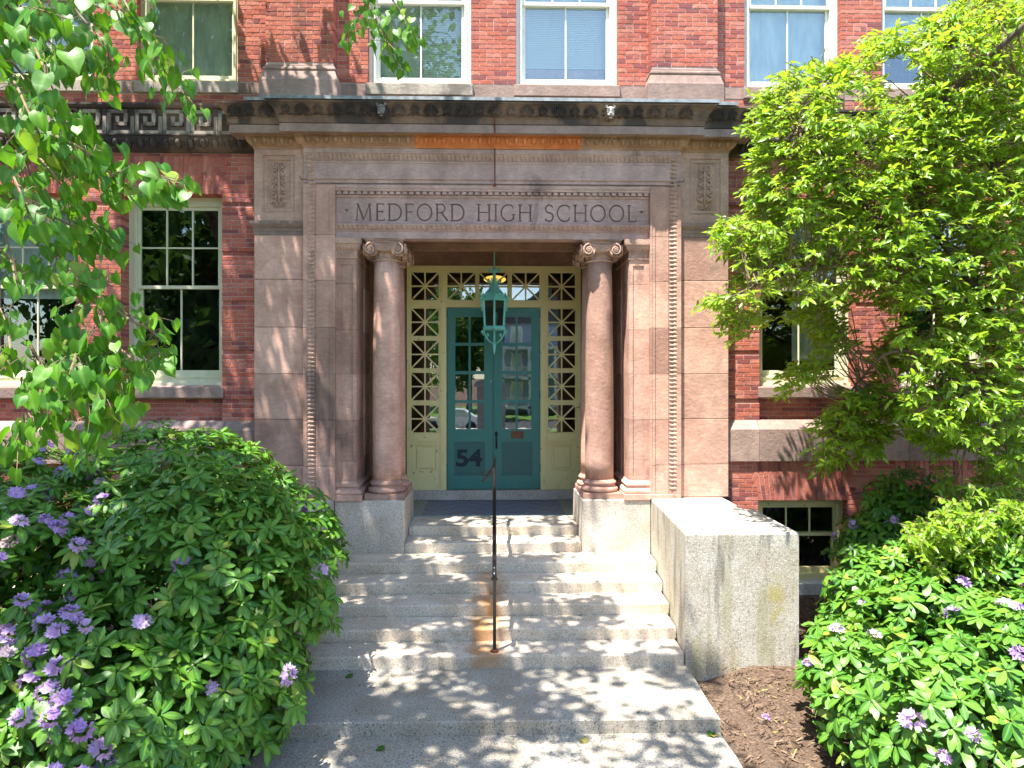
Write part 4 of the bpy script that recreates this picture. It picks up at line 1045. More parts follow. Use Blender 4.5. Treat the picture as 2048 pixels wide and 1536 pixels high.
# upper windows
ZM_U = Z(8, 10.75)
info = {(-1, 0): dict(blind=(7.88, 10.1)), (1, 0): dict(blind=(8.15, 10.1)), (-1, 1): dict(shade=[(0.0, 1, 7.8, 10.2)]), (1, 1): dict(shade=[(0, 1, 7.8, 10.2)]), (-1, 2): dict(shade=[(0, 1, 8.0, 10.2)]), (1, 2): dict(shade=[(0, 1, 8.6, 10.2)])}
for sx in (-1, 1):
    for i, wx in enumerate(UX):
        a, b_ = wx if sx > 0 else (-wx[1], -wx[0])
        kw = info[(sx, i)]
        w = make_window(a, b_, ZU0+0.005, ZU1-0.005, DB+0.105, M['white'] if sx > 0 or i == 0 else M['olive'], M['glass_up'] if sx > 0 else M['glass'], ZM_U, ft=0.10, **kw)
        MB().box(a-0.03, b_+0.03, DB-0.05, DB+0.25, 7.58, 7.752, 0.008).build('sill', M['stone_grey'] if sx < 0 else M['belt'], w)
        if (sx, i) == (1, 0):   # window box at the bottom of the right middle window
            m = MB(); m.box(a+0.16, b_-0.16, DB+0.30, DB+0.55, 7.86, 8.13); m.build('vent_box', M['belt'], w)
# stone bases of the upper pilasters
for sx in (-1, 1):
    p, q = (PIL[0], PIL[1]) if sx > 0 else (-PIL[1], -PIL[0])
    y = DB-0.22
    MB().sweep([(p, DB), (p, y), (q, y), (q, DB)], [(-0.1, 7.93), (0.004, 7.93), (0.006, 7.905), (0.03, 7.885), (0.032, 7.86), (0.018, 7.852), (0.018, 7.835), (0.03, 7.825), (0.06, 7.72), (0.072, 7.69), (0.072, 7.3), (-0.1, 7.3)]).build('pilaster_plinth', M['belt'], B)

# ------------------------------------------------------------------ hanging lantern
LD = 11.95
lx = (988.5-987)*LD/F; lz = lambda py: HC + (YH-py)*LD/F; lw = LD/F
L = thing('hanging_lantern', 'verdigris hexagonal lantern with scrolls hanging in front of the green doors', 'lantern', (lx, LD, 5.76))
MB().tube([(lx, LD, 5.76), (lx, LD, lz(538))], 0.013, 8).build('rod', M['verdigris'], L)
m = MB(); m.lathe(lx, LD, [(0.012, lz(535)), (0.05, lz(538)), (0.052, lz(541)), (0.03, lz(544)), (0.028, lz(552)), (0.035, lz(558)), (0.05, lz(566)), (0.075, lz(573)), (0.12, lz(580)), (0.17, lz(586)), (0.20, lz(592)), (0.215, lz(598)), (0.215, lz(601))], 6, R(30))
m.build('roof', M['verdigris'], L)
def scroll(c, r0, turns, ang, flip, tail, n=26):
    pts = []
    for i in range(n):
        t = i/(n-1)*turns*2*math.pi; r = r0*(1-0.8*i/(n-1)); u, v = flip*r*math.sin(t), r*math.cos(t)
        pts.append((c[0] + u*math.cos(ang), c[1] + u*math.sin(ang), c[2] + v))
    return tail + pts
for k in range(6):
    m = MB(); a = R(30 + 60*k); ca, sa = math.cos(a), math.sin(a)
    at = lambda r, z: (lx + r*ca, LD + r*sa, z)
    sc_ = lambda pts_, r_: MB().tube(pts_, r_, 5).build('scroll', M['verdigris'], L, True)
    sc_(scroll(at(0.085, lz(541)), 0.03, 1.3, a, 1, [at(0.02, lz(546)), at(0.06, lz(540))]), 0.009)
    sc_(scroll(at(0.10, lz(563)), 0.038, 1.4, a, 1, [at(0.05, lz(556)), at(0.06, lz(568))]), 0.009)
    sc_(scroll(at(0.262, lz(597)), 0.026, 1.2, a, -1, [at(0.20, lz(590)), at(0.235, lz(592))]), 0.011)
    sc_([at(0.215, lz(594)), at(0.255, lz(600)), at(0.262, lz(608)), at(0.235, lz(616)), at(0.255, lz(622))], 0.011)
    for j in range(5):
        b_ = R(30 + 60*k + 12*j); rr_ = 0.215*math.cos(R(30))/math.cos(R(12*j) - R(30)); c = (lx + rr_*math.cos(b_), LD + rr_*math.sin(b_), lz(590))
        m.ell(c, (0.016, 0.016, 0.028), 6, 5)
    tag(m.build('crest', M['verdigris'], L, True), kind='stuff')
m = MB(); rt, rb = 0.212, 0.185
for k in range(6):
    a = R(30+60*k); p0 = (lx + rt*math.cos(a), LD + rt*math.sin(a), lz(600)); p1 = (lx + rb*math.cos(a), LD + rb*math.sin(a), lz(655)); m.tube([p0, p1], 0.019, 6)
    b_ = R(90+60*k); q0 = (lx + rt*math.cos(b_), LD + rt*math.sin(b_), lz(600)); q1 = (lx + rb*math.cos(b_), LD + rb*math.sin(b_), lz(655))
    m.tube([p0, q0], 0.022, 6); m.tube([p1, q1], 0.022, 6)
m.lathe(lx, LD, [(0.15, lz(654)), (0.215, lz(655)), (0.22, lz(659)), (0.16, lz(661))], 6, R(30))
m.build('cage', M['verdigris'], L)
for k in range(6):
    a, b_ = R(30+60*k), R(90+60*k); g_ = MB()
    f_ = lambda r, an, z: (lx + r*math.cos(an), LD + r*math.sin(an), z)
    g_.add([f_(rt-0.012, a, lz(601)), f_(rt-0.012, b_, lz(601)), f_(rb-0.012, b_, lz(655)), f_(rb-0.012, a, lz(655))], [(0, 1, 2, 3)]).build('pane', M['lantern_glass'], L)
m = MB()
for k in range(6):
    a = R(30+60*k); ca, sa = math.cos(a), math.sin(a); at = lambda r, z: (lx + r*ca, LD + r*sa, z)
    m.tube([at(0.20, lz(660)), at(0.19, lz(668)), at(0.15, lz(677)), at(0.08, lz(684)), at(0.02, lz(687))], 0.011, 6)
    m.tube(scroll(at(0.235, lz(664)), 0.022, 1.2, a, -1, [at(0.19, lz(668)), at(0.225, lz(670))]), 0.009, 5); m.tube(scroll(at(0.12, lz(670)), 0.024, 1.2, a, 1, [at(0.15, lz(677))]), 0.008, 5)
m.lathe(lx, LD, [(0.003, lz(662)), (0.022, lz(664)), (0.022, lz(684)), (0.035, lz(688)), (0.035, lz(691)), (0.022, lz(694)), (0.03, lz(696)), (0.018, lz(699)), (0.022, lz(701)), (0.008, lz(708)), (0.002, lz(709))], 12)
m.build('finial', M['verdigris'], L, True)
m = MB(); m.lathe(lx+0.02, LD, [(0.01, lz(660)), (0.03, lz(655)), (0.03, lz(646)), (0.035, lz(640)), (0.045, lz(634)), (0.035, lz(627)), (0.005, lz(623))], 12); m.build('bulb', M['white'], L, True)
MB().tube([(lx, LD, 5.755), (lx, LD, 5.72)], 0.06, 12).build('ceiling_rose', M['verdigris'], L)

# ------------------------------------------------------------------ handrail
Hr = thing('handrail', 'black iron handrail standing in the middle of the rust-stained steps', 'handrail', (0.012, 8.165, 0.15))
def sq(b, p, q, w):
    p, q = Vector(p), Vector(q); d = (q-p).normalized(); u = Vector((1, 0, 0)); v = d.cross(u).normalized()*w; u = u*w
    b.add([p-u-v, p+u-v, p+u+v, p-u+v, q-u-v, q+u-v, q+u+v, q-u+v], [(0,1,5,4),(1,2,6,5),(2,3,7,6),(3,0,4,7),(0,3,2,1),(4,5,6,7)])
hx = 0.012
m = MB(); sq(m, (hx, 8.165, 0.15), (hx, 8.165, 1.08), 0.019); m.build('post', M['iron'], Hr)
m = MB(); sq(m, (hx, 9.50, 0.60), (hx, 9.50, 1.545), 0.019); m.build('post', M['iron'], Hr)
m = MB(); sq(m, (hx, 10.88, 1.05), (hx, 10.88, 2.02), 0.019); m.build('post', M['iron'], Hr)
m = MB(); pts = [(hx, 8.06, 1.04), (hx, 8.10, 1.075), (hx, 8.165, 1.105), (hx, 9.50, 1.565), (hx, 10.80, 2.01), (hx, 10.95, 2.065), (hx, 11.02, 2.07)]
m.tube(pts, 0.027, 10); m.build('rail', M['iron'], Hr, True)
m = MB(); sq(m, (hx, 8.30, 0.55), (hx, 10.80, 1.42), 0.012)
for y in (8.165, 9.50, 10.88):
    z = {8.165: 0.15, 9.50: 0.60, 10.88: 1.05}[y]; MB().lathe(hx, y, [(0.03, z), (0.048, z+0.002), (0.045, z+0.018), (0.024, z+0.03)], 12).build('foot', M['rusty'], Hr)
m = MB(); rp = lambda px, py: (X(px, 11.0), 11.0, Z(py, 11.0))
m.tube([rp(985, 932), rp(983, 936), rp(972, 951), rp(960.5, 944.5)], 0.019, 6); m.tube([rp(984, 942), rp(976, 955), rp(964, 963)], 0.02, 6); m.build('hook', M['iron'], Hr)
MB().ell((hx, 8.165, 1.09), (0.03, 0.03, 0.05), 10, 8).build('joint', M['iron'], Hr, True)
# ------------------------------------------------------------------ plants
def leaf_template(n, wfun, fold=0.25, curl=0.15, cord=0.0, wave=0.0):
    tv = []; mid = []
    for i in range(n):
        t = i/(n-1); w = max(wfun(t), 0.004); zc = -curl*t*t
        bx = t - cord*0.0
        for s_, mm in ((-1, 0), (0, 1), (1, 0)):
            xb = t - (cord*(1-t*3) if (s_ and t < 0.34) else 0)
            tv.append((xb, s_*w, zc + abs(s_)*w*fold + (wave*math.sin(9*t)*abs(s_)))); mid.append(mm)
    tf = [(i*3+j, i*3+j+1, (i+1)*3+j+1, (i+1)*3+j) for i in range(n-1) for j in (0, 1)]
    return np.array(tv, float), np.array(tf), np.array(mid, float)
def variants(n, wfun, fold, curl, cord=0.0, wave=0.0):
    out = []
    for k in range(4):
        tv, tf, mid = leaf_template(n, wfun, fold*(0.5+0.4*k), curl*(0.2+0.6*k), cord, wave)
        tv = tv.copy(); t_ = tv[:, 0]; tv[:, 1] += (k-1.5)*0.05*t_*t_; tv[:, 2] += 0.05*np.sin(t_*6+k)*np.sign(tv[:, 1])*(np.abs(tv[:, 1]) > 0.01)*0.5
        tv[:, 1] *= (0.88, 1.0, 1.08, 0.95)[k]; out.append(tv)
    return np.array(out), tf, mid
ELL = variants(6, lambda t: 0.205*math.sin(math.pi*min(1, t*0.93+0.04))**0.8*(0.75+0.5*t), 0.14, 0.16)
OVA = variants(6, lambda t: 0.19*(math.sin(math.pi*t**0.8))**0.9, 0.35, 0.22)
HEA = variants(8, lambda t: [0.28, 0.42, 0.45, 0.42, 0.33, 0.21, 0.09, 0.0][int(round(t*7))], 0.26, 0.24, 0.16, 0.012)

def visible_score(pos, scale):
    # size on the picture for leaves inside the frame, 0 otherwise
    c, s_ = math.cos(TH), math.sin(TH)
    d = pos[:, 1]*c + pos[:, 0]*s_; u = pos[:, 0]*c - pos[:, 1]*s_
    ok = d > 0.5; d = np.maximum(d, 0.5)
    px = 1024 + u*F/d; py = YH - (pos[:, 2]-HC)*F/d
    inside = ok & (px > 4) & (px < 2044) & (py > 4) & (py < 1532)
    return np.where(inside, scale/d, 0.0), px, py
def plant_leaves(parent, tpl, mat, pos, Rm, sc, front, nsolo=300, nm='leaf'):
    """front: bonus for leaves that nothing of the plant hides; the largest nsolo in view become single leaves"""
    tv, tf, mid = tpl; pos = np.asarray(pos); sc = np.asarray(sc)
    score, px, py = visible_score(pos, sc); score = score*front
    idx = np.argsort(-score); solo = [i for i in idx[:nsolo] if score[i] > 0]
    rest = np.setdiff1d(np.arange(len(pos)), solo)
    mes = [np_mesh(nm, v_, tf, True, {'mid': mid, 'rnd': np.zeros(len(v_))}) for v_ in tv]
    vi = RNG.integers(0, len(tv), len(pos))
    for i in solo:
        m4 = Matrix.Identity(4)
        for r in range(3):
            for c in range(3): m4[r][c] = Rm[i][r][c]*sc[i]
            m4[r][3] = pos[i][r]
        link(nm, mes[vi[i]], mat, parent, m4)
    if len(rest):
        ms = inst_mesh('foliage', tv[vi[rest]], tf, pos[rest], Rm[rest], sc[rest], mid); ms.materials.append(mat)
        tag(link('foliage', ms, mat, parent), kind='stuff')

# ---- rhododendrons: whorls of leathery leaves on a lumpy dome, flower clusters among them
def flower_template():
    tv = []; tf = []; mid = []
    rr = random.Random(3)
    for k in range(10):
        a = k*2.4 + rr.uniform(-0.3, 0.3); el = 0.05 + 1.4*((k*0.618) % 1)
        d = Vector((math.cos(a)*math.cos(el), math.sin(a)*math.cos(el), math.sin(el))); u = d.orthogonal().normalized(); w = d.cross(u)
        c = d*rr.uniform(0.055, 0.08); b = len(tv); tv.append(tuple(c*0.75)); mid.append(1.0); r0 = rr.uniform(0.030, 0.042)
        for p in range(15):
            t0 = 2*math.pi*p/15 + k; r = r0*(1.0 + 0.22*math.cos(5*(t0-k)))*rr.uniform(0.9, 1.1)
            v = c + (u*math.cos(t0) + w*math.sin(t0))*r + d*(0.010*math.cos(5*(t0-k)) + rr.uniform(-0.006, 0.006)); tv.append(tuple(v)); mid.append(0.0)
        for p in range(15): tf.append((b, b+1+p, b+1+(p+1) % 15))
    return np.array(tv), np.array(tf), np.array(mid)
FLW = flower_template()
def rhododendron(label, lobes, nwhorl, leaf, nflow, seed, loc, solo=300, flow_bias=None, view=(0, 0, HC), cut=None, group='rhododendron bushes'):
    rng = np.random.default_rng(seed); rr = random.Random(seed)
    t = thing('rhododendron', label, 'bush', loc, group)
    C = np.array([l[0] for l in lobes]); RD = np.array([l[1] for l in lobes]); area = np.array([(r[0]*r[1]+r[1]*r[2]+r[0]*r[2]) for r in RD]); pr = area/area.sum()
    cs = []; ax = []
    tries = 0; mind = leaf*1.18
    while len(cs) < nwhorl and tries < nwhorl*60:
        tries += 1; k = rng.choice(len(lobes), p=pr); v = rng.normal(size=3); v /= np.linalg.norm(v)
        if v[2] < -0.55: continue
        depth = 1.0 - (abs(rng.normal())*0.10); p = C[k] + v*RD[k]*depth
        if p[2] < 0.05: continue
        ins = ((p-C)/RD); 
        if np.any((ins**2).sum(1) < 0.72*depth**2 - 0.0) and np.any(((ins**2).sum(1) < 0.62)): continue
        if cut and cut(p): continue
        nrm = v/RD[k]; nrm /= np.linalg.norm(nrm)
        if cs and np.min(((np.array(cs)-p)**2).sum(1)) < (mind*rng.uniform(0.55, 1.0))**2: continue
        if rng.random() < 0.08: p = p + nrm*rng.uniform(0.04, 0.13)
        cs.append(p); a = nrm*0.75 + np.array([0, -0.12, 0.65]) + rng.normal(size=3)*0.22; ax.append(a/np.linalg.norm(a))
    cs, ax = np.array(cs), np.array(ax)
    pos, dv, nv, sc = [], [], [], []
    for c, a in zip(cs, ax):
        u = np.cross(a, [0.3, 0.2, 0.9]); u /= np.linalg.norm(u)+1e-6; w = np.cross(a, u); n = rng.integers(7, 11); ph = rng.random()*6.28
        for tier, (cnt, tiltv, sl) in enumerate(((n, rng.uniform(-0.15, 0.25), 1.0), (rng.integers(2, 5), 0.75, 0.6))):
            for i in range(cnt):
                an = ph + tier*0.5 + 2*math.pi*i/cnt + rng.normal()*0.12; rad = u*math.cos(an) + w*math.sin(an)
                tl = tiltv + rng.normal()*0.16; d = rad*math.cos(tl) + a*math.sin(tl); d[2] -= 0.12; nrm = a*math.cos(tl) - rad*math.sin(tl)
                pos.append(c + rad*0.012 + rng.normal(size=3)*0.006); dv.append(d); nv.append(nrm + rng.normal(size=3)*0.1); sc.append(leaf*sl*rng.uniform(0.78, 1.15))
    # darker inner leaves, so that no bare hollow shows
    m = int(nwhorl*6.0)
    k = rng.choice(len(lobes), p=pr, size=m); v = rng.normal(size=(m, 3)); v /= np.linalg.norm(v, axis=1, keepdims=True); v[:, 2] = np.abs(v[:, 2])*1.0 - 0.25
    pin = C[k] + v*RD[k]*rng.uniform(0.5, 0.9, size=(m, 1)); keep = pin[:, 2] > 0.1
    if cut: keep &= np.array([not cut(p, True) for p in pin])
    pin = pin[keep]; din = rng.normal(size=(len(pin), 3)); nin = rng.normal(size=(len(pin), 3)) + np.array([0, -0.5, 1.0])
    npos = len(pos)
    pos = np.array(pos + list(pin)); dv = np.array(dv + list(din)); nv = np.array(nv + list(nin)); sc = np.array(sc + list(leaf*rng.uniform(0.8, 1.1, len(pin))))
    Rm = frames(dv, nv)
    vd = np.array(view) - pos; vd /= np.linalg.norm(vd, axis=1, keepdims=True)
    face = np.abs((Rm[:, :, 2]*vd).sum(1))
    outw = np.concatenate([np.repeat(1.0, npos), np.zeros(len(pin))])
    # facing side of the bush only
    cen = C.mean(0); side = ((pos-cen)*vd).sum(1) > 0.15
    plant_leaves(t, ELL, M['leaf_rho'], pos, Rm, sc, outw*(0.3+0.7*face)*side, solo)
    # stems
    st = MB(); 
    for i in range(26):
        c = cs[rng.integers(len(cs))]; k = int(np.argmin((((c-C)/RD)**2).sum(1))); b0 = np.array([C[k][0] + rng.normal()*0.15, C[k][1] + rng.normal()*0.15, 0.0])
        mid_ = b0*0.45 + c*0.55 + np.array([rng.normal()*0.12, rng.normal()*0.12, 0.15]); st.tube([b0, (b0+mid_)/2 + rng.normal(size=3)*0.05, mid_, c*0.98 + b0*0.02], [0.022, 0.018, 0.012, 0.006], 6)
    tag(st.build('stems', M['bark'], t, True), kind='stuff')
    # flower clusters
    tv, tf, mid = FLW; fm = np_mesh('flower_cluster', tv, tf, False, {'mid': mid, 'rnd': np.zeros(len(tv))}); fm.materials.append(M['petal'])
    wt = np.ones(len(cs)) if flow_bias is None else np.array([flow_bias(c) for c in cs])
    vd = np.array(view)-cs; vd /= np.linalg.norm(vd, axis=1, keepdims=True); wt = wt*np.clip((ax*vd).sum(1)+0.2, 0, 1); wt = wt/wt.sum()
    for i in rng.choice(len(cs), size=min(nflow, len(cs)), replace=False, p=wt):
        c, a = cs[i], Vector(ax[i]); q = a.to_track_quat('Z', 'Y').to_matrix().to_4x4(); s_ = rng.uniform(0.65, 1.15)*1.0
        link('flower_cluster', fm, M['petal'], t, T(*(c + ax[i]*0.035)) @ q @ Matrix.Rotation(rr.uniform(0, 6), 4, 'Z') @ Matrix.Diagonal((s_, s_, s_*rr.uniform(0.7, 1.1), 1)))
    return t
def pxy(p):
    c, s_ = math.cos(TH), math.sin(TH); d = p[1]*c + p[0]*s_; return 1024 + (p[0]*c - p[1]*s_)*F/d, YH - (p[2]-HC)*F/d
# left: one big dome; nothing may reach past its outline over the steps
OUT_L = [(820, 520), (860, 560), (900, 615), (960, 660), (1000, 695), (1050, 705), (1110, 690), (1180, 668), (1280, 645), (1400, 615), (1536, 575), (1700, 540)]
def cut_left(p, inner=False):
    x, y = pxy(p); lim = np.interp(y, [o[0] for o in OUT_L], [o[1] for o in OUT_L])
    if not inner and any((x-h[0])**2 + (y-h[1])**2 < h[2]**2 for h in ((55, 1135, 55), (225, 1245, 42), (325, 1135, 26), (195, 1425, 36), (470, 1010, 20), (130, 1010, 30), (420, 1330, 18))): return True
    return x > lim - 16 - 14*math.sin(y*0.05) - 8*math.sin(y*0.13) or y < 850 + max(0, (250-x))*0.05 + 14*math.sin(x*0.035) + 8*math.sin(x*0.09)
rhododendron('big glossy rhododendron with lavender flowers filling the lower left corner',
             [((-2.9, 7.0, 1.1), (1.25, 1.3, 1.45)), ((-3.6, 8.0, 1.5), (1.5, 1.4, 1.35)), ((-4.4, 6.6, 1.0), (1.4, 1.4, 1.35)), ((-2.75, 6.3, 0.6), (1.0, 0.9, 0.9)), ((-3.3, 5.7, 0.55), (1.1, 0.9, 0.95)), ((-5.4, 7.6, 1.3), (1.4, 1.5, 1.4)), ((-2.5, 7.9, 1.1), (0.85, 0.9, 1.15))],
             1450, 0.148, 95, 5, (-3.6, 7.0, 0.0), 300, lambda c: (1.0 if -20 < pxy(c)[0] < 215 and pxy(c)[1] > 890 else 0.06)*(6.0/c[1])**3, cut=cut_left)
# right: several looser bushes
def cut_right(p, inner=False):
    x, y = pxy(p); lim = np.interp(y, [1150, 1250, 1300, 1350, 1440, 1536], [1640, 1615, 1615, 1625, 1630, 1640])
    if not inner and any((x-h[0])**2 + (y-h[1])**2 < h[2]**2 for h in ((1705, 1335, 34), (1850, 1262, 44), (1955, 1405, 34), (1785, 1450, 30), (1690, 1480, 24), (1905, 1330, 22), (2010, 1300, 30), (1760, 1240, 26))): return True
    return x < lim + 20*math.sin(y*0.045) or p[0] < 2.6
rhododendron('loose rhododendron with pale flowers nearest the camera in the lower right corner',
             [((4.0, 5.9, 0.45), (1.05, 0.9, 0.75)), ((5.0, 6.2, 0.6), (1.0, 1.0, 0.8)), ((3.55, 6.5, 0.35), (0.75, 0.8, 0.65)), ((4.4, 6.9, 0.65), (0.9, 0.7, 0.7))], 420, 0.15, 26, 9, (4.2, 6.1, -0.1), 300, cut=cut_right)
rhododendron('rhododendron growing between the granite block and the right-hand tree',
             [((4.75, 7.9, 0.6), (0.95, 0.9, 0.85)), ((5.6, 7.6, 0.9), (1.0, 0.9, 0.95))], 340, 0.145, 16, 12, (5.1, 7.8, 0.0), 300, cut=cut_right)
rhododendron('upright rhododendron in front of the basement window beside the red brick',
             [((5.35, 9.5, 0.9), (0.6, 0.5, 0.75)), ((5.7, 9.5, 1.5), (0.6, 0.45, 0.6))], 150, 0.145, 8, 15, (5.4, 9.5, 0.07), 300, cut=lambda p, inner=False: pxy(p)[0] < 1660)

# ---- branches of trees
def smooth_path(pts, n=10):
    pts = [Vector(p) for p in pts]; out = []
    ext = [2*pts[0]-pts[1]] + pts + [2*pts[-1]-pts[-2]]
    for i in range(1, len(ext)-2):
        p0, p1, p2, p3 = ext[i-1:i+3]
        for k in range(n):
            t = k/n; out.append(0.5*((2*p1) + (p2-p0)*t + (2*p0-5*p1+4*p2-p3)*t*t + (3*p1-p0-3*p2+p3)*t**3))
    out.append(pts[-1]); return out

# ---- right tree: sprays of narrow leaves inside its outline
poly_r = [(2100, -60), (1960, -30), (1850, 45), (1745, 65), (1735, 115), (1640, 120), (1560, 145), (1525, 185), (1505, 250), (1515, 330), (1500, 425), (1420, 455), (1480, 520), (1470, 570), (1405, 600), (1450, 640), (1470, 690), (1530, 650), (1610, 640), (1650, 690), (1565, 745), (1560, 790), (1660, 750), (1690, 790), (1625, 850), (1650, 950), (1700, 900), (1740, 930), (1790, 850), (1880, 905), (1890, 1010), (1800, 1060), (1850, 1130), (1980, 1240), (2100, 1260)]
holes_r = [((1850, 640, 36)), (1745, 640, 50), (1705, 735, 46), (1660, 545, 30), (1560, 610, 34), (1930, 930, 40), (1800, 760, 28), (1950, 720, 26), (1800, 150, 48), (1705, 205, 34), (1600, 250, 20), (1745, 330, 22), (1560, 330, 24), (1600, 470, 22), (1980, 330, 22), (1890, 470, 20), (1840, 960, 45)]
def in_poly(x, y, poly):
    c = False; j = len(poly)-1
    for i in range(len(poly)):
        if (poly[i][1] > y) != (poly[j][1] > y) and x < (poly[j][0]-poly[i][0])*(y-poly[i][1])/(poly[j][1]-poly[i][1]) + poly[i][0]: c = not c
        j = i
    return c
def right_tree():
    t = thing('leafy_tree', 'bright yellow-green leafy tree covering the right side of the brick wall', 'tree', (7.2, 8.6, 0.07))
    tr = MB(); base = Vector((7.25, 8.65, -0.1))
    tr.tube(smooth_path([base, (7.15, 8.6, 1.0), (6.95, 8.55, 2.2), (6.6, 8.5, 3.6)]), [0.15-0.003*i for i in range(31)], 10); tk = tr.build('trunk', M['bark'], t, True)
    def limb(pts, r0, r1):
        p = smooth_path(pts, 8); n = len(p); MB().tube(p, [r0 + (r1-r0)*i/(n-1) for i in range(n)], 8).build('limb', M['bark'], t, True); return p
    lb = [limb([(6.6, 8.5, 3.6), P(1850, 420, 8.3), P(1853, 270, 8.1), P(1885, 200, 7.9), P(1960, 130, 7.6), P(2060, 40, 7.2)], 0.055, 0.03),
          limb([(6.6, 8.5, 3.6), P(1800, 480, 8.3), P(1720, 400, 8.2), P(1640, 300, 8.2), P(1570, 220, 8.2)], 0.035, 0.008),
          limb([(6.6, 8.5, 3.5), P(1780, 560, 8.2), P(1660, 530, 8.0), P(1540, 560, 7.9), P(1450, 600, 7.9)], 0.035, 0.007),
          limb([(6.7, 8.5, 3.2), P(1820, 700, 8.1), P(1720, 760, 8.8), P(1660, 860, 9.0)], 0.03, 0.007),
          limb([(6.9, 8.5, 2.6), (7.4, 8.1, 3.2), (7.9, 7.8, 3.0), (8.0, 7.5, 2.0)], 0.045, 0.012),
          limb([(6.6, 8.5, 3.6), (6.7, 8.4, 5.2), P(1960, 300, 8.3), P(1900, 80, 8.3)], 0.045, 0.01)]
    rng = np.random.default_rng(21); rr = random.Random(21)
    pos, dv, nv, sc = [], [], [], []; tw = MB(); n = 0; tries = 0
    heads = np.array([list(p) for l in lb for p in l])
    while n < 6200 and tries < 160000:
        tries += 1; x, y = rng.uniform(1400, 2120), rng.uniform(-80, 1260)
        if not in_poly(x, y, poly_r): continue
        if any((x-h[0])**2 + (y-h[1])**2 < h[2]**2 for h in holes_r): continue
        edge = any(not in_poly(x+ddx, y+ddy, poly_r) for ddx, ddy in ((-45, 0), (0, -45), (0, 45)))
        D = rng.uniform(7.9, 8.9) if edge else rng.uniform(7.3, 9.6)
        if y > 1000: D = rng.uniform(7.0, 8.3)
        if y > 600 and x < 1800: D = rng.uniform(8.5, 9.6)
        p = np.array(P(x, y, D))
        h = heads[np.argmin(((heads-p)**2).sum(1))]; out = p-h; out[2] *= 0.4; l = np.linalg.norm(out)+1e-6; out /= l
        az = np.array([-0.35, -0.35, 0.0]) + rng.normal(size=3)*0.45; dr = out*0.7 + az; dr[2] = rng.uniform(-0.35, 0.4); dr /= np.linalg.norm(dr)
        Ls = rng.uniform(0.2, 0.45); k = rng.integers(8, 14)
        a = p - dr*Ls*0.5; pts = [a, a + dr*Ls*0.5 + np.array([0, 0, 0.01]), a + dr*Ls + np.array([0, 0, -0.05])]
        tw.tube(pts, [0.005, 0.0035, 0.002], 4)
        if l < 0.8 and rng.random() < 0.3: tw.tube([a, (a+h)/2 + np.array([0, 0, -0.05]), h], [0.005, 0.008, 0.012], 4)
        side = np.cross(dr, [0, 0, 1]); side /= np.linalg.norm(side)+1e-6
        for i in range(k):
            f = (i+0.6)/k; s_ = 1 if i % 2 else -1; q = a + dr*Ls*f + np.array([0, 0, -0.05*f*f])
            d = dr*0.75 + side*s_*rng.uniform(0.45, 0.9)*(1-0.5*f) + np.array([0, 0, rng.uniform(-0.45, 0.25)]) + rng.normal(size=3)*0.25
            pos.append(q); dv.append(d); nv.append(np.array([-0.1, -0.25, 0.9]) + rng.normal(size=3)*0.42); sc.append(rng.choice([0.055, 0.075, 0.09, 0.105, 0.12])*rng.uniform(0.9, 1.15))
        n += 1
    tag(tw.build('twigs', M['twig'], t), kind='stuff')
    pos = np.array(pos); Rm = frames(np.array(dv), np.array(nv)); sc = np.array(sc)
    plant_leaves(t, OVA, M['leaf_tree'], pos, Rm, sc, 1.0 + 0.5*rng.random(len(pos)))
right_tree()

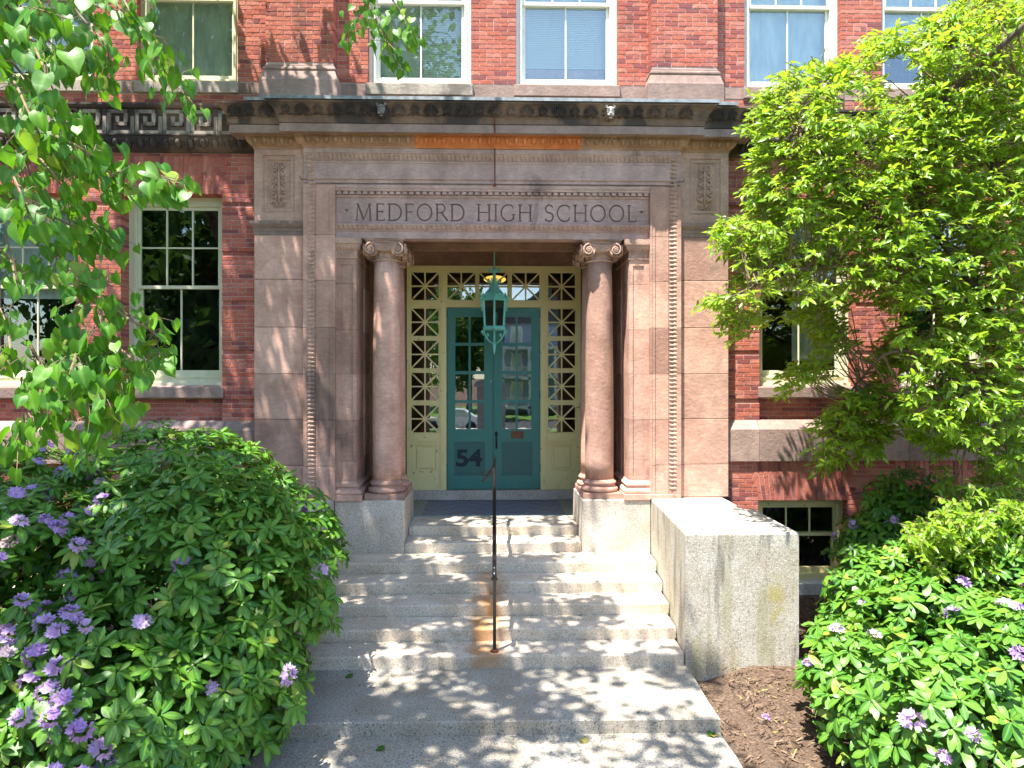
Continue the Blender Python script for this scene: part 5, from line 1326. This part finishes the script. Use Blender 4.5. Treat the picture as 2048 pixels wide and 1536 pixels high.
# ---- left tree: trunk outside the picture, crown above it, boughs hanging into view
def left_tree():
    t = thing('broad_leaved_tree', 'tree whose boughs with broad heart-shaped leaves hang in along the left edge', 'tree', (-6.4, 4.6, -0.15))
    tr = MB(); tr.tube(smooth_path([(-6.4, 4.6, -0.3), (-6.35, 4.7, 1.5), (-6.1, 4.9, 3.6), (-5.9, 5.1, 5.6)]), [0.30-0.004*i for i in range(31)], 12); tr.build('trunk', M['bark'], t, True)
    def limb(pts, r0, r1):
        p = smooth_path(pts, 8); n = len(p); MB().tube(p, [r0 + (r1-r0)*i/(n-1) for i in range(n)], 8).build('limb', M['bark'], t, True); return p
    f = (-5.9, 5.1, 5.5)
    lb = [limb([f, (-5.2, 5.6, 7.5), (-3.6, 6.2, 9.5), (-1.6, 6.9, 10.6)], 0.16, 0.03), limb([f, (-5.6, 6.4, 8.0), (-4.6, 7.6, 9.8), (-3.2, 8.6, 10.6)], 0.15, 0.03), limb([f, (-6.6, 6.6, 8.0), (-6.8, 7.8, 9.8)], 0.13, 0.03),
          limb([f, (-5.4, 4.6, 8.0), (-4.2, 4.2, 9.8), (-2.6, 4.4, 10.6)], 0.13, 0.03), limb([f, (-6.9, 5.0, 8.5), (-7.6, 5.2, 11.0)], 0.13, 0.03),
          limb([f, (-4.6, 4.6, 6.9), (-3.3, 4.1, 7.0), (-2.5, 3.8, 6.3)], 0.07, 0.015), limb([f, (-4.9, 4.2, 6.4), (-3.6, 3.6, 6.0), (-2.9, 3.4, 5.0)], 0.06, 0.012)]
    rng = np.random.default_rng(33); pos, dv, nv, sc = [], [], [], []; tw = MB(); front = []
    heads = np.array([list(p) for l in lb[:5] for p in l[10:]])
    # crown, above the view; lobes and gaps shaped for the shade they cast
    C, RD = np.array([-4.5, 6.3, 10.8]), np.array([4.7, 3.5, 2.0]); n = 0; tries = 0
    while n < CROWN_N and tries < 90000:
        tries += 1; v = rng.uniform(-1, 1, 3)
        if (v**2).sum() > 1: continue
        p = C + v*RD if rng.random() < 0.76 else (np.array([-1.9, 3.6, 10.2]) if rng.random() < 0.45 else np.array([-5.6, 3.4, 10.0])) + v*np.array([2.7, 2.3, 1.5])
        if p[2] < HC + (YH+70)*p[1]/F + 0.25: continue
        # light falls through gaps: keep clumps where a slow wave field is high
        q = p - np.array([SX, SY, SZ])*(p[2]/SZ)
        g_ = math.sin(q[0]*2.9+1.0+math.sin(q[1]*1.7)) * math.sin(q[1]*2.6+0.5+math.sin(q[0]*1.9)) + 0.45*math.sin(q[0]*6.1+q[1]*3.3)
        gap_ = np.interp(q[0], [-3.0, -0.4, 1.2, 2.6], [-0.55, -0.18, 0.22, 0.8])
        if q[0] < -1.3 and q[1] < 9.6: gap_ = (-0.35 if q[0] < -3.6 else -0.08) if q[1] < 8.2 else 0.4
        if q[1] < 8.3 and q[0] > -0.7: gap_ = 0.42
        if g_ < gap_: continue
        h = heads[np.argmin(((heads-p)**2).sum(1))]; dr = p-h; dr /= np.linalg.norm(dr)+1e-6; k = rng.integers(7, 13)
        if rng.random() < 0.12: tw.tube([h, (h+p)/2 + rng.normal(size=3)*0.1, p], [0.016, 0.010, 0.004], 4)
        for i in range(k):
            pos.append(p + rng.normal(size=3)*np.array([0.2, 0.2, 0.12])); d = rng.normal(size=3)*0.7 + np.array([0, 0, -0.5]); dv.append(d); nv.append(np.array([0, 0, 1.0]) + rng.normal(size=3)*0.4); sc.append(rng.uniform(0.10, 0.16)); front.append(0.0)
        n += 1
    # hanging boughs: pixel path, distance, leaf length, leaf count
    BO = [
     ([(-60, -60), (40, 40), (85, 130), (130, 240)], 3.0, 0.13, 15), ([(-60, 60), (20, 150), (60, 230), (110, 330)], 3.0, 0.13, 16),
     ([(40, -40), (110, 40), (170, 110), (200, 190)], 3.6, 0.105, 18), ([(90, -60), (160, 30), (215, 100), (205, 175)], 4.0, 0.10, 20),
     ([(190, -80), (235, 10), (285, 60), (300, 130)], 3.4, 0.105, 14), ([(230, -30), (300, 90), (335, 150), (385, 205)], 3.4, 0.105, 15), ([(330, -70), (300, -20), (315, 10)], 3.4, 0.10, 4),
     ([(-40, 160), (70, 250), (150, 290), (230, 340), (300, 345), (362, 368)], 3.1, 0.10, 30), ([(60, 230), (140, 300), (200, 330), (255, 375), (310, 385)], 3.2, 0.10, 20),
     ([(-40, 250), (50, 290), (100, 340), (160, 420), (225, 470)], 3.1, 0.105, 22), ([(-40, 380), (60, 410), (120, 440), (180, 470), (232, 490)], 3.2, 0.10, 22),
     ([(20, 120), (90, 200), (150, 260), (190, 300)], 3.2, 0.125, 16), ([(-40, 20), (30, 90), (90, 80), (150, 130)], 3.4, 0.12, 14),
     ([(60, 480), (120, 520), (155, 560), (165, 610)], 3.2, 0.10, 10), ([(150, 540), (195, 560), (225, 570)], 3.2, 0.10, 7), ([(-30, 470), (20, 520), (30, 560)], 3.2, 0.10, 6),
     ([(155, 560), (195, 600), (205, 660), (215, 700), (190, 760)], 3.2, 0.10, 20), ([(195, 600), (260, 640), (305, 660), (315, 690), (320, 715)], 3.2, 0.10, 10),
     ([(205, 660), (255, 710), (285, 730), (305, 690)], 3.2, 0.10, 12), ([(205, 690), (225, 730), (235, 790), (215, 830)], 3.2, 0.10, 16),
     ([(100, 620), (150, 680), (140, 750), (120, 820), (95, 880)], 3.1, 0.105, 30), ([(130, 690), (180, 750), (175, 830), (170, 910)], 3.1, 0.105, 24), ([(60, 690), (90, 750), (60, 820), (30, 880)], 3.1, 0.105, 22),
     ([(-30, 600), (10, 640), (20, 700), (10, 740)], 3.2, 0.10, 9), ([(90, 700), (140, 770), (205, 800), (220, 840)], 3.15, 0.10, 16),
     ([(700, -60), (735, 5), (760, 45), (780, 100), (800, 135)], 5.0, 0.105, 18), ([(735, 0), (720, 30), (700, 55), (692, 80)], 5.0, 0.10, 9), ([(760, -30), (800, 20), (815, 55), (828, 80)], 5.0, 0.105, 12), ([(770, 40), (765, 70), (790, 100)], 5.0, 0.09, 7),
     ([(150, -60), (170, 0), (230, 20), (260, 40)], 3.8, 0.10, 10), ([(-40, -20), (30, 10), (80, 20), (140, 40)], 3.3, 0.12, 12), ([(-40, 300), (10, 330), (40, 380), (60, 440)], 3.05, 0.11, 12), ([(0, 500), (-20, 560), (10, 640)], 3.3, 0.1, 6)]
    for pp, D, ls, cnt in BO:
        ls *= 0.72; cnt = int(cnt*2.2)
        path = smooth_path([P(x, y, D + 0.25*math.sin(i*1.7+x*0.01)) for i, (x, y) in enumerate(pp)], 8); m = len(path)
        tw.tube(path, [0.0055*(1-0.75*i/(m-1)) + 0.0012 for i in range(m)], 5)
        for i in range(cnt):
            f_ = 0.12 + 0.88*(i+rng.random()*0.6)/cnt; j = min(m-1, int(f_*(m-1))); q = np.array(path[j])
            al = np.array(path[min(j+1, m-1)] - path[max(j-1, 0)]); al /= np.linalg.norm(al)+1e-6
            d = np.array([rng.normal()*0.45, rng.normal()*0.35-0.1, -0.85]) + al*0.45; d /= np.linalg.norm(d)
            off = np.array([rng.normal()*0.045, rng.normal()*0.06, rng.normal()*0.04]); pet = q + off + d*0.025
            tw.tube([q, q + off*0.6 + np.array([0, 0, 0.008]), pet], [0.0018, 0.0016, 0.0014], 4)
            nr = np.array([rng.normal()*0.5-0.1, -0.65+rng.normal()*0.45, 0.75+rng.normal()*0.25])
            pos.append(pet); dv.append(d); nv.append(nr); sc.append(ls*rng.choice([0.7, 0.85, 1.0, 1.0, 1.12])*rng.uniform(0.85, 1.12)); front.append(1.0)
    # bare twigs
    for a, b_, c in (((150, 560), (200, 600), (300, 650)), ((205, 590), (250, 625), (285, 660)), ((30, 300), (60, 350), (45, 380)), ((10, 470), (35, 560), (20, 620)), ((60, 330), (65, 400), (40, 330))):
        tw.tube(smooth_path([P(*a, 3.2), P(*b_, 3.2), P(*c, 3.2)], 5), 0.003, 4)
    tag(tw.build('twigs', M['twig'], t), kind='stuff')
    pos = np.array(pos); Rm = frames(np.array(dv), np.array(nv)); sc = np.array(sc)
    plant_leaves(t, HEA, M['leaf_mul'], pos, Rm, sc, np.array(front))
CROWN_N = 2000
left_tree()

# ---- bark mulch, fallen leaves and petals
rng = np.random.default_rng(4); n = 9000
px_ = np.concatenate([rng.uniform(2.3, 5.2, n), rng.uniform(-3.6, -2.3, 1500)]); py_ = np.concatenate([rng.uniform(4.6, 10.2, n), rng.uniform(5, 8, 1500)])
ok = ~((px_ > 2.2) & (px_ < 3.62) & (py_ > 8.0)); px_, py_ = px_[ok], py_[ok]
pos = np.stack([px_, py_, np.array([gz(a, b_) for a, b_ in zip(px_, py_)]) + rng.uniform(0.0, 0.03, len(px_))], 1)
tv = np.array([(-0.5, -0.12, 0), (0.5, -0.08, 0.02), (0.45, 0.12, 0.05), (-0.5, 0.1, 0.03)]); tf = np.array([(0, 1, 2, 3)])
d = rng.normal(size=(len(pos), 3)); d[:, 2] *= 0.3; nn_ = rng.normal(size=(len(pos), 3))*0.5 + np.array([0, 0, 1])
ms = inst_mesh('bark_mulch', tv, tf, pos, frames(d, nn_), rng.uniform(0.02, 0.075, len(pos)), np.zeros(4), False); ms.materials.append(M['chip'])
n = 420; kx = rng.uniform(-2.15, 2.15, n); st_ = rng.integers(0, 9, n); ky = np.empty(n); kz = np.empty(n)
for i in range(n):
    if st_[i] < 5: kk = st_[i]; ky[i] = DST[kk+1] - abs(rng.normal())*0.05 - 0.012; kz[i] = (kk+1)*RH + 0.004
    elif st_[i] == 5: ky[i] = DST[0] - abs(rng.normal())*0.12 - 0.012; kz[i] = 0.004
    elif st_[i] == 6: ky[i] = 6.83 - abs(rng.normal())*0.08 - 0.012; kz[i] = -0.136
    elif st_[i] == 7: ky[i] = rng.uniform(6.9, 8.0); kz[i] = 0.004
    else: ky[i] = rng.uniform(5.4, 6.8); kz[i] = -0.136
d2 = rng.normal(size=(n, 3)); d2[:, 2] *= 0.1
ml_ = inst_mesh('leaf_litter', tv, tf, np.stack([kx, ky, kz], 1), frames(d2, np.tile([0, 0, 1.0], (n, 1)) + rng.normal(size=(n, 3))*0.2), rng.uniform(0.012, 0.045, n), np.zeros(4), False); ml_.materials.append(M['chip'])
tag(link('leaf_litter', ml_, M['chip']), 'scattered brown bits of leaf litter on the steps and walk', 'litter', kind='stuff')
tag(link('bark_mulch', ms, M['chip']), 'brown bark mulch spread over the planting bed', 'mulch', kind='stuff')
lmz = np_mesh('fallen_leaf', HEA[0][1], HEA[1], True, {'mid': HEA[2], 'rnd': np.zeros(len(HEA[2]))})
ymat = leaf_mat('yellow_leaf', (0.32, 0.30, 0.05), (0.42, 0.30, 0.08), (0.45, 0.4, 0.15), 0.2, 0.6)
for px, py, z, ma, lab in ((1424, 1472, -0.135, 'leaf_mul', 'single green leaf lying on the lower walk below the landing edge'), (1430, 1480, -0.135, None, 'yellow leaf lying at the right edge of the lower walk'), (768, 1494, -0.135, 'leaf_mul', 'small green leaf lying on the shaded lower walk'), (705, 1349, 0.006, 'leaf_mul', 'green leaf lying at the foot of the steps beside the bush'), (1165, 1481, -0.135, None, 'small yellow leaf lying mid-walk under the landing edge')):
    D = (HC-z)*F/(py-YH); s_ = 0.09
    o = link('fallen_leaf', lmz if ma else lmz.copy(), M[ma] if ma else None, None, T(X(px, D), D, z+0.008) @ Matrix.Rotation(px*0.7, 4, 'Z') @ Matrix.Diagonal((s_, s_, s_, 1)))
    if ma is None: o.data.materials.clear(); o.data.materials.append(ymat)
    tag(o, lab, 'leaf', 'fallen leaves')
fm = np_mesh('fallen_blossom', FLW[0], FLW[1], False, {'mid': FLW[2], 'rnd': np.zeros(len(FLW[0]))})
D = (HC+0.02)*F/(1432-YH)
tag(link('fallen_blossom', fm, M['petal'], None, T(X(1532, D), D, gz(2.7, D)+0.03) @ Matrix.Diagonal((0.55, 0.55, 0.4, 1))), 'lavender blossom lying on the bark mulch right of the landing', 'blossom')
# ------------------------------------------------------------------ across the street (behind the camera, mirrored in the panes)
GZ = -0.6
M['asphalt'] = flat('asphalt', (0.055, 0.055, 0.06), 0.9, var=0.3)
M['lawn'] = flat('lawn', (0.10, 0.20, 0.03), 0.95, var=0.4)
M['siding'] = flat('siding', (0.30, 0.36, 0.45), 0.7, var=0.15)
M['roof'] = flat('roof_shingle', (0.12, 0.11, 0.11), 0.9, var=0.3)
M['car'] = flat('car_paint', (0.55, 0.58, 0.62), 0.25, 0.0, 0.6)
M['tyre'] = flat('tyre', (0.02, 0.02, 0.02), 0.8)
M['stonepier'] = granite('pier_granite', (0.34, 0.33, 0.33))
tag(MB().box(-90, 90, -34, -24, GZ-0.2, GZ+0.02).build('road', M['asphalt']), kind='structure')
tag(MB().box(-90, 90, -23.8, -21.5, GZ-0.2, GZ+0.14).build('pavement', M['concrete']), kind='structure')
tag(MB().box(-90, 90, -60, -34.2, GZ-0.2, GZ+0.12).build('lawn', M['lawn']), kind='structure')
tag(MB().box(-90, -2.6, -21.4, -3.5, GZ-0.2, GZ+0.30).build('lawn', M['lawn']), kind='structure')
tag(MB().box(2.6, 90, -21.4, -3.5, GZ-0.2, GZ+0.30).build('lawn', M['lawn']), kind='structure')
mo = thing('stone_monument', 'granite monument with stepped cap standing on the walk behind the camera', 'monument', (-0.1, -12, GZ))
MB().box(-0.85, 0.65, -12.7, -11.5, GZ, 2.75, 0.03).build('shaft', M['stonepier'], mo); MB().box(-1.0, 0.8, -12.85, -11.35, 2.752, 2.95).build('cap', M['stonepier'], mo); MB().prism([(-1.0, 2.952), (0.8, 2.952), (0.35, 3.15), (-0.55, 3.15)], 'y', -12.8, -11.4).build('coping', M['stonepier'], mo)
H_ = thing('neighbour_house', 'blue grey house with white two-storey porches across the street', 'house', (5, -46, GZ))
hx0, hx1, hy = 0.8, 10.5, -44.0
MB().box(hx0, hx1, hy-9, hy, GZ, 8.6).build('wall', M['siding'], H_)
MB().prism([(hx0-0.5, 8.6), (hx1+0.5, 8.6), ((hx0+hx1)/2, 12.6)], 'y', hy-9.4, hy+0.4).build('roof', M['roof'], H_)
for k, z in enumerate((0.1, 3.0, 5.9)):
    m = MB(); m.box(hx0, hx1-2, hy, hy+2.4, z, z+0.22); m.build('porch_deck', M['white'], H_)
    if k < 2 or True:
        m = MB(); m.box(hx0, hx1-2, hy+2.3, hy+2.36, z+1.05, z+1.12)
        x = hx0
        while x < hx1-2: m.box(x, x+0.05, hy+2.31, hy+2.35, z+0.25, z+1.05); x += 0.16
        if k < 2: m.build('railing', M['white'], H_)
for x in (hx0+0.1, hx0+2.6, hx0+5.1, hx1-2.2): MB().box(x, x+0.2, hy+2.2, hy+2.4, GZ, 5.9).build('porch_post', M['white'], H_)
for x in (hx0+1, hx0+3.6, hx0+6, hx1-1.6):
    for z in (1.0, 3.9, 6.6):
        w_ = MB().box(x-0.1, x+1.1, hy, hy+0.05, z-0.1, z+1.7).build('window', M['white'], H_); MB().box(x, x+1.0, hy+0.05, hy+0.06, z, z+1.6).build('pane', M['glass'], w_)
def car(x, y, label):
    c = thing('parked_car', label, 'car', (x, y, GZ))
    b = [(0, 0.35), (0.1, 0.75), (1.0, 0.9), (1.6, 1.42), (3.1, 1.45), (3.9, 0.98), (4.4, 0.9), (4.5, 0.4)]
    MB().prism([(x+u, GZ+v) for u, v in b], 'y', y-0.85, y+0.85).build('body', M['car'], c)
    MB().prism([(x+1.2, GZ+0.95), (x+1.68, GZ+1.36), (x+3.05, GZ+1.38), (x+3.65, GZ+0.98)], 'y', y-0.86, y+0.86).build('window', M['glass'], c)
    for u in (0.85, 3.6):
        for v in (-0.8, 0.8):
            m = MB(); m.lathe(0, 0, [(0.0, -0.1), (0.32, -0.1), (0.33, 0.1), (0.0, 0.1)], 16); m.v = [(x+u+p[0], y+v+p[2], GZ+0.33+p[1]) for p in m.v]; m.build('wheel', M['tyre'], c)
car(-5.2, -25.2, 'silver car parked at the kerb across the lawn behind the camera'); car(6.5, -32.6, 'silver car parked on the far side of the street')
def back_tree(x, y, h, r, seed, label):
    rng = np.random.default_rng(seed); t = thing('street_tree', label, 'tree', (x, y, GZ), 'trees along the street')
    MB().tube([(x, y, GZ), (x+0.1, y, h*0.35), (x-0.1, y+0.2, h*0.75)], [0.28, 0.2, 0.06], 8).build('trunk', M['bark'], t)
    m = 5200; v = rng.normal(size=(m, 3)); v /= np.linalg.norm(v, axis=1, keepdims=True); lump = 0.75 + 0.35*np.sin(v[:, 0]*5+seed)*np.sin(v[:, 2]*6)
    p = np.array([x, y, h*0.58]) + v*np.array([r, r, h*0.44])*(lump*rng.uniform(0.45, 1.0, m))[:, None]; p[:, 2] = np.maximum(p[:, 2], GZ+0.4)
    ms = inst_mesh('crown', OVA[0][RNG.integers(0, 4, m)], OVA[1], p, frames(rng.normal(size=(m, 3)), rng.normal(size=(m, 3)) + np.array([0, 0, 0.6])), rng.uniform(0.35, 0.7, m), OVA[2]); ms.materials.append(M['leaf_far']); link('crown', ms, M['leaf_far'], t)
TW = ('one', 'two', 'three', 'four', 'five', 'six', 'seven', 'eight', 'nine', 'ten', 'eleven', 'twelve', 'thirteen', 'fourteen', 'fifteen', 'sixteen', 'seventeen', 'eighteen', 'nineteen', 'twenty')
for i, (x, y, h, r) in enumerate(((-9, -8, 14, 4.4), (-15, -5, 16, 5), (-20, -14, 17, 6), (-6.5, -19, 13, 3.6), (-13, -34, 16, 6), (-27, -4, 13, 5), (-34, -18, 15, 6), (15, -20, 7, 3.0), (22, -10, 8, 3.5), (19, -44, 12, 5), (31, -26, 12, 6), (-5, -50, 15, 5), (-26, -34, 15, 7), (-44, -8, 14, 6), (-12, -16, 12, 5), (38, -12, 9, 5), (-2.2, -37, 11, 3.0), (-8, 0.5, 9, 2.6))):
    back_tree(x, y, h, r, 50+i, 'leafy tree across the lawn and street, seen only as a reflection in the panes')
def back_house(x0, x1, y, h, label, mat):
    t = thing('far_house', label, 'house', ((x0+x1)/2, y, GZ)); MB().box(x0, x1, y-8, y, GZ, h).build('wall', mat, t); MB().prism([(x0-0.5, h), (x1+0.5, h), ((x0+x1)/2, h+3)], 'y', y-8.4, y+0.4).build('roof', M['roof'], t)
    x = x0+1
    while x < x1-1.5:
        for z in (0.8, 3.8):
            w_ = MB().box(x-0.1, x+1.1, y, y+0.05, z-0.1, z+1.7).build('window', M['white'], t); MB().box(x, x+1.0, y+0.05, y+0.06, z, z+1.6).build('pane', M['glass'], w_)
        x += 2.6
back_house(-34, -22, -48, 6.5, 'red brick house behind the lawn trees across the street', M['brick']); back_house(13.5, 24, -46, 6.2, 'pale house next to the blue grey porch house', M['concrete']); back_house(-20, -8.5, -52, 6.4, 'grey gabled house across the street behind the trees', M['siding']); back_house(27, 40, -46, 6.2, 'brown shingled house at the far end of the street', M['belt'])
